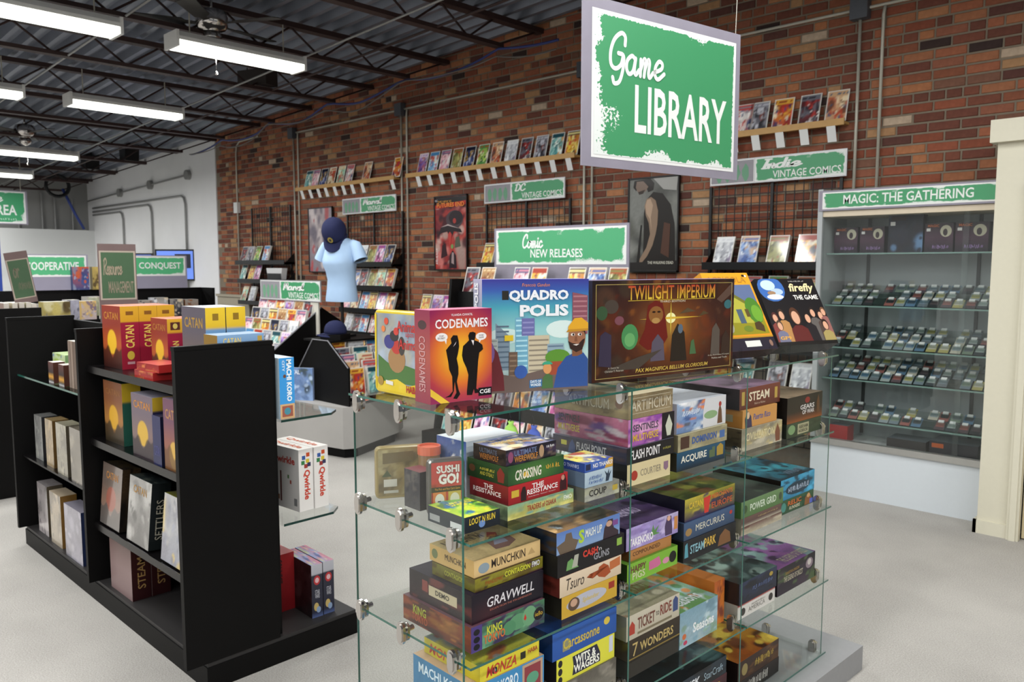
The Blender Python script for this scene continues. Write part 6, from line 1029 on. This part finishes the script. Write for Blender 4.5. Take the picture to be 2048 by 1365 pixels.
for (px0, px1, py0, py1, X, c, lab) in ((90, 140, 603, 690, -7.6, ['4a3a24', 'a89a5a', '7a7460', 'c0b890'], 'large dark boxed game with a cream illustrated spine on the second unit'), (136, 158, 600, 668, -7.9, ['7a7a88', '9a98a4', '5a5a66'], 'grey blue boxed game behind the cream spined one'), (164, 192, 602, 640, -8.4, ['a89a9c', 'c0a060', '6a5a6a'], 'small pale boxed game beyond the second unit'), (186, 198, 595, 632, -8.6, ['8a8a70', 'a8a890'], 'narrow grey green boxed game beyond the second unit')):
    a, b_ = onx(px0, py1, X), onx(px1, py0, X)
    game(lab, (X-.12, a[1], a[2]), 0, (.12, b_[1]-a[1], b_[2]-a[2]), {'all': c[0], RT_: art(c, px0, 9), FT: c[1], TP: 'd0ccc0'})
    mb = MB(); mb.box(X-.12, a[1]+.005, .1115 if X > -9 and a[1] < 2.2 else .0005, X-.005, b_[1]-.005, a[2]-.001); tag(mb.build('display_block', BLACK), 'black block under the '+' '.join(lab.split()[:5]), 'display block')
o, fr = board('tilted sign in shade-dimmed brown and olive leaning on the second black unit', (-6.82, 1.70, 1.40), math.radians(92), .155, .39, [(.06, .12, .92, .84, DIM_GREEN, .008)], name='standing_sign', bm=DIM_BOARD); o.rotation_euler = (0, -.16, math.radians(92)); text(o, fr, '~placem', .3, .26, .86, .42, '6e6a58', off=.002); script(o, fr, 'or', .2, .5, .5, .7, '6e6a58', .14)  # same darkened colours; backlight shade painted into board, panel and lettering
# ================================================================== FAR BLACK UNITS WITH GREEN SIGNS
g3 = tag(empty('gondola_shelf', (0, 0, 0)), 'long far black shelf unit under the two green category signs', 'shelf')
mb = MB(); mb.box(-11.5, 2.2, 0, -11.05, 5.27, .1); mb.build('base', BLACK, g3); mb = MB(); mb.box(-11.5, 2.2, .1, -11.42, 5.27, 1.38); mb.build('back_panel', BLACK, g3)
mb = MB(); mb.box(-11.5, 5.24, .1, -11.05, 5.27, 1.38); mb.build('end_panel', BLACK, g3); mb = MB(); mb.box(-11.42, 2.2, .98, -11.08, 5.24, 1.0); mb.box(-11.42, 2.2, .55, -11.08, 5.24, .57); mb.build('shelf', BLACK, g3)
for (y0, wd, word, lab, u0, u1) in ((2.80, .80, 'COOPERATIVE', 'green sign with white capitals standing on the far black unit by the partition', .08, .86), (4.02, .86, 'CONQUEST', 'green sign with white capitals standing on the far black unit near the television', .22, .90)):
    o, fr = board(lab, (-11.38, y0*1.035, 1.38), math.radians(90), wd, .46, [(.05, .42, .95, .93, distress('worn_green_cat', '55b07c', .015, .05, 3.2), .02)], name='standing_sign', bm=mat('lavender_board', '8f8b9c', .5, var=.08, scale=6))
    text(o, fr, word, u0, .56, u1, .79, 'e8ece8', bold=.02, off=.003)
rr_ = random.Random(4)
for k in range(13):
    yy = 2.3+.215*k; c = ['7a7a88', 'b8a890', '6a4a4a', 'd0d0d4', '3a3a44', '8a5a3a', 'c8c4bc'][k % 7]
    game('boxed game with %s front on the far black unit' % ['grey', 'tan', 'maroon', 'pale', 'black', 'orange brown', 'cream', 'grey and white', 'tan and brown', 'dark red', 'silver', 'charcoal', 'rust'][k], (-11.36, yy, 1.0006), 0, (.2, .19, rr_.uniform(.2, .3)), {'all': c, RT_: art([c, '9a948c', '4a4a54', 'c8b8a0'], 100+k, 9), TP: 'd4d0cc'})
for k, (yy, c) in enumerate(((3.48, ['3a4a78', 'c05a34', '8a90a8']), (3.72, ['8a7a4a', 'b09a5a', '5a4a34']))):
    game(['blue and orange', 'golden brown'][k]+' boxed game standing on top of the far black unit', (-11.4, yy, 1.3806), 0, (.1, .2, .3), {'all': c[0], RT_: art(c, 120+k, 9)})
# big area sign hung far away, television screens
p = onx(57, 450, -17.0); o, fr = board('large green sign hung high in front of the grey end wall', (-17.0, p[1]-1.7, p[2]), math.radians(90), 1.7, .62, [(.03, .06, .97, .94, distress('worn_green_area', '3f9a68', .01, .05, 2.8), .02)], name='hanging_sign')
text(o, fr, 'AREA', .62, .27, .895, .57, 'e4e8e4', bold=.02, off=.003); script(o, fr, 'e', .71, .64, .77, .80, 'e4e8e4', .14); text(o, fr, '~boardgam', .5, .12, .89, .18, 'b8d8c4', off=.003)
for u in (.1, 1.6): mb = MB(); mb.tube([(u, .004, .61), (u, .004, 1.2)], .006, 5); mb.build('hanging_wire', STEEL, o)
SCR = vcmat('lit_screen', .2); 
def tv(label, loc, rz, w_, h_):
    e = tag(empty('television', loc, rz), label, 'television'); mb = MB(); mb.box(0, 0, 0, w_, .05, h_); mb.box(w_*.3, .05, h_*.3, w_*.7, .3, h_*.6); mb.build('casing', BLACKM, e)
    m_ = mat('blue_screen_glow', '5a78c8', .3, emit=.9, var=.25, scale=5); mb = MB(); mb.box(.03, -.004, .03, w_-.03, 0, h_-.03); sc = mb.build('screen', m_, e)
    mb = MB(); mb.box(w_*.5, -.007, h_*.4, w_*.9, -.005, h_*.85); mb.build('screen_window', mat('dark_screen_window', '1a1e34', .3), sc)
tv('wall television with a blue picture in the corner by the white wall', tuple(CAMP+ray(312, 562)*14.2), math.radians(50), .68, .56)
tv('second wall television mostly hidden behind the green sign', tuple(CAMP+ray(234, 572)*15.2), math.radians(50), .68, .62)
p = onx(0, 560, -15); mb = MB(); mb.box(0, 0, 0, .5, .04, 1.1); tag(mb.build('blue_banner', mat('royal_blue_banner', '2c48a0', .5), loc=(-15.2, p[1]-.42, 1.1), rotz=math.radians(90)), 'royal blue upright banner far away beside the grey partition', 'banner')

# ================================================================== COMIC BIN ISLAND
isl = tag(empty('comic_bin_island', (0, 0, 0)), 'grey island base carrying black stepped comic bins', 'display stand')
GREYL = mat('grey_laminate', 'a7a4a0', .5, var=.05, scale=8)
mb = MB(); mb.prism([(-8.1, 3.72), (-6.72, 3.72), (-5.83, 3.90), (-5.78, 4.0), (-6.05, 4.68), (-6.2, 4.85), (-8.1, 4.85)], .09, .46); mb.build('base', GREYL, isl)
mb = MB(); mb.prism([(-8.06, 3.77), (-6.7, 3.77), (-5.87, 3.94), (-5.83, 4.02), (-6.09, 4.66), (-6.24, 4.8), (-8.06, 4.8)], 0, .09); mb.build('toe_kick', BLACK, isl)
# near bin: two gable end panels and steps falling towards the aisle (+x)
gab = [(-6.62, .462), (-6.62, .74), (-6.38, 1.02), (-6.13, 1.02), (-5.82, .80), (-5.82, .462)]
for Y in (3.96, 4.62): mb = MB(); mb.prism(gab, Y, Y+.018, 'y'); mb.build('bin_end_panel', BLACK, isl)
for i in range(5):
    z = .53+.055*i; x = -5.845-.072*i; mb = MB(); mb.box(x-.072, 3.98, z-.03, x, 4.62, z); mb.build('bin_step', BLACK, isl)
for Y in (3.958, 4.61):
    mb = MB(); mb.tube([(-6.62, Y, .742), (-6.38, Y, 1.022), (-6.13, Y, 1.022), (-5.82, Y, .802)], .006, 6); mb.build('panel_edging', mat('grey_edge_band', '77767a', .5), isl)
mb = MB(); mb.tube([(-6.912, 3.80, .842), (-6.912, 4.40, 1.282)], .007, 6); mb.build('panel_edging', mat('grey_edge_band', '77767a', .5), isl)
mb = MB(); mb.box(-6.57, 3.98, 1.0, -6.13, 4.62, 1.018); mb.build('bin_top', BLACK, isl)
# far bin with steps falling towards the other aisle (-y)
pr_ = [(3.80, .462), (3.80, .84), (4.40, 1.28), (4.62, 1.14), (4.62, .462)]
for X in (-8.06, -6.93): mb = MB(); mb.prism(pr_, X, X+.018, 'x'); mb.build('bin_end_panel', BLACK, isl)
for i in range(6):
    z = .58+.105*i; y = 3.83+.09*i; mb = MB(); mb.box(-8.04, y, z-.03, -6.935, y+.09, z); mb.build('bin_step', BLACK, isl)
r = random.Random(77)
for i in range(6):
    order = list(range(len(CP))); r.shuffle(order)
    for q in range(6): comic(order[q], (-8.03+.182*q, 3.836+.09*i, .582+.105*i), 0, .22, '{} comic in '+['the lowest', 'the second', 'the third', 'the fourth', 'the fifth', 'the highest'][i]+' step of the green sign bin', 'comics in the far island bin', r.choice((.015, .03)), False)
for i in range(5):
    order = list(range(len(CP))); r.shuffle(order)
    for q in range(3): comic(order[q], (-5.852-.072*i, 4.0+.2*q, .532+.055*i), math.pi/2, .12, '{} comic in '+['the lowest', 'the second', 'the third', 'the fourth', 'the highest'][i]+' step of the near island bin', 'comics in the near island bin', r.choice((.02, .035)), False)
wallsign('Marvel', -7.98, 'green vintage comics sign standing on the island bin', 4.32, 1.335, 0, 'bin_sign', '6b6a6e')
mb = MB(); mb.box(-7.0, 4.33, 1.0, -6.86, 4.345, 1.33); mb.build('sign_post', mat('pale_sign_post', 'd0ccc0', .5), isl)
a = ony(597, 806, 3.93); game('pale blue boxed game with white lettering leaning on the black bin end', (a[0]+.01, 3.755, .4606), .55, (.31, .03, .30), {'all': '8a9cc0', FT: art(['8aa4cc', '6a84b0', 'a8bcd8', '3a4448', '54625c'], 90, 14, .4), TP: 'a8b8d0'}, [(FT, 'PORTAL', .06, .80, .6, .94, 'dce4ee', dict(bold=.02))])
# ---------------- mannequin with pale blue tee
MX, MY = -6.46, 4.34
man_ = tag(empty('mannequin', (MX, MY, 1.0195), math.radians(18)), 'headless mannequin torso in a pale blue t-shirt on the comic bin', 'mannequin')
mb = MB(); mb.box(-.09, -.09, 0, .09, .09, .02); mb.tube([(0, 0, .02), (0, 0, .45)], .016, 10); mb.build('stand', BLACKM, man_)
def ring(cx, cy, z, rx, ry, n=24, p=2.2):
    out = []
    for k in range(n):
        t = 2*math.pi*k/n; c, s_ = math.cos(t), math.sin(t); out.append((cx+rx*math.copysign(abs(c)**(2/p), c), cy+ry*math.copysign(abs(s_)**(2/p), s_), z))
    return out
TEE = mat('pale_blue_cotton', 'a9c4e2', .8, spec=.2, var=.05, scale=12, bump=.15)
tor = [(.335, .165, .115, 0), (.36, .166, .118, 0), (.45, .152, .108, 0), (.54, .142, .102, 0), (.62, .152, .112, -.01), (.68, .166, .130, -.025), (.725, .172, .132, -.025), (.78, .172, .115, -.01), (.83, .172, .098, 0), (.87, .165, .085, .005), (.905, .135, .072, .01), (.925, .095, .06, .01), (.935, .07, .052, .01)]
mb = MB(); mb.rings([ring(0, cy, z, rx, ry) for z, rx, ry, cy in tor], cap=False)
for s_ in (-1, 1):
    ax = [Vector((s_*.12, .005, .87)), Vector((s_*.165, .004, .855)), Vector((s_*.20, .0, .80)), Vector((s_*.235, -.005, .725))]
    mb.tube(ax, [.055, .062, .064, .068], 14, cap=False)
mb.build('t_shirt', TEE, man_, smooth=True)
mb = MB(); mb.rings([ring(0, .01, .90, .075, .055), ring(0, .012, .95, .055, .05), ring(0, .005, 1.0, .05, .048), ring(0, 0, 1.06, .045, .045)])
for s_ in (-1, 1): mb.tube([(s_*.20, 0, .80), (s_*.228, -.004, .735)], [.05, .052], 12)
mb.rings([ring(0, 0, .345, .15, .10), ring(0, 0, .40, .14, .095)]); mb.build('torso_form', BLACKM, man_, smooth=True)
def cap(label, loc, rot, s_=1.):
    e = tag(empty('baseball_cap', loc), label, 'cap'); e.rotation_euler = rot; NAVY = mat('navy_cotton', '25294a', .85, spec=.2, var=.08, scale=30)
    mb = MB(); mb.rings([ring(0, 0, z*s_, r_*s_*.92, r_*s_*1.05, 24, 2) for z, r_ in ((0, .098), (.03, .1), (.06, .094), (.09, .078), (.112, .052), (.122, .02))]); mb.build('crown', NAVY, e, smooth=True)
    mb = MB(); up_, lo = [], []
    n = 14
    for k in range(n+1):
        t = math.pi+math.pi*k/n; x = .088*s_*math.cos(t); yi = .10*s_*math.sin(t)*.95; yo = yi-(.075*math.sin(math.pi*k/n)**.6)*s_; dz = -.018*s_*(abs(math.cos(t))**2); up_.append((x, yi, .008*s_+dz*.3)); lo.append((x*1.02, yo, -.006*s_+dz))
    for k in range(n):
        mb.poly([up_[k], up_[k+1], lo[k+1], lo[k]]); mb.poly([(p[0], p[1], p[2]-.006) for p in (up_[k+1], up_[k], lo[k], lo[k+1])]); mb.poly([lo[k], lo[k+1], (lo[k+1][0], lo[k+1][1], lo[k+1][2]-.006), (lo[k][0], lo[k][1], lo[k][2]-.006)])
    mb.build('bill', NAVY, e, smooth=False)
    mb = MB(); mb.poly([(p[0]*s_, -.0975*s_-.006+.25*(p[1]-.05)*s_, p[1]*s_) for p in ell(0, .052, .02, .026)], lin('b8a24a')); mb.poly([(p[0]*s_, -.099*s_-.007+.25*(p[1]-.05)*s_, p[1]*s_) for p in ell(0, .052, .009, .013)], lin('3a3a3a')); mb.build('badge', MATTE, e, fixn=False)
cap('navy baseball cap tilted down over the mannequin neck', (MX-.02, MY-.05, 2.005), (math.radians(58), 0, math.radians(35)), 1.25)
mb = MB(); mb.box(-.1, -.1, 0, .1, .1, .05); tag(mb.build('cap_plinth', BLACK, loc=(-6.25, 4.12, 1.0195), rotz=.5), 'black block under the navy cap on the bin', 'display block')
cap('navy baseball cap with gold badge lying on a black block', (-6.25, 4.12, 1.071), (0, 0, math.radians(-35)), 1.0)

# ================================================================== NEW RELEASES RACK
NX0, NX1 = -5.27, -3.42
nr = tag(empty('comic_rack', (0, 0, 0)), 'black stepped comic rack behind the glass shelves with a grey and green sign', 'rack')
for X in (NX0, NX1-.03): mb = MB(); mb.prism([(4.46, 0), (4.46, .30), (4.62, 1.2), (4.66, 1.58), (5.0, 1.58), (5.0, 0)], X, X+.03, 'x'); mb.build('end_panel', BLACK, nr)
mb = MB(); mb.box(NX0, 4.96, 0, NX1, 5.0, 1.56); mb.build('back_panel', BLACK, nr)
tiers = [(.24, 4.48), (.52, 4.56), (.82, 4.63), (1.12, 4.69), (1.43, 4.74)]
for z, y in tiers: mb = MB(); mb.box(NX0+.03, y, z-.02, NX1-.03, 4.96, z); mb.box(NX0+.03, y-.008, z-.10, NX1-.03, y, z+.04); mb.build('tier', BLACKM, nr)
r = random.Random(31)
for i, (z, y) in enumerate(tiers):
    order = list(range(len(CP))); r.shuffle(order)
    for q in range(9):
        if i == 4 and q in (2, 5): continue
        comic(order[q], (NX0+.05+.197*q, y+.012, z+.002), 0, .28, '{} comic on the '+['lowest', 'second', 'third', 'fourth', 'top'][i]+' tier of the rack behind glass shelves', 'new comics in the stepped rack', r.choice((.006, .02)), False)
o, fr = board('wide green and grey sign on the comic rack behind the glass shelves', (-4.965, 4.91, 1.57), 0, 1.43, .445, [(.025, .33, .975, .93, distress('worn_green_new', '4aa471', .02, .06, 4.2), .012)], name='rack_sign', th=.012)
script(o, fr, 'Comic', .235, .60, .40, .88, 'e8ece8', .15); text(o, fr, 'NEW RELEASES', .30, .43, .69, .585, 'e8ece8', off=.002, bold=.015)
for k, (px, c, lab) in enumerate(((1022, '9acc5a', 'lime green cloth pouch hanging in front of the comic rack'), (1068, '3a54b0', 'blue cloth pouch hanging in front of the comic rack'))):
    P_ = ony(px, 878, 4.42); e = tag(empty('dice_pouch', (P_[0], 4.42, .29)), lab, 'pouch')
    mb = MB(); mb.rings([ring(0, 0, z, rx, ry, 16) for z, rx, ry in ((0, .06, .03), (.02, .085, .045), (.08, .08, .045), (.14, .05, .03), (.165, .02, .015), (.19, .03, .02))]); mb.build('bag', mat('cloth_'+c, c, .8, var=.15, scale=30, bump=.4), e, smooth=True)
    mb = MB(); mb.tube([(0, -.01, .165), (-.02, -.02, .22), (.0, -.02, .27), (.02, -.02, .22), (0, -.01, .165)], .004, 6); mb.build('drawstring', BLACKM, e)
mb = MB(); mb.box(NX0+.03, 4.30, .2, NX1-.03, 4.47, .285); mb.box(NX0+.03, 4.30, 0, NX1-.03, 4.47, .2); mb.build('front_tray', BLACK, nr)
flush_texts()
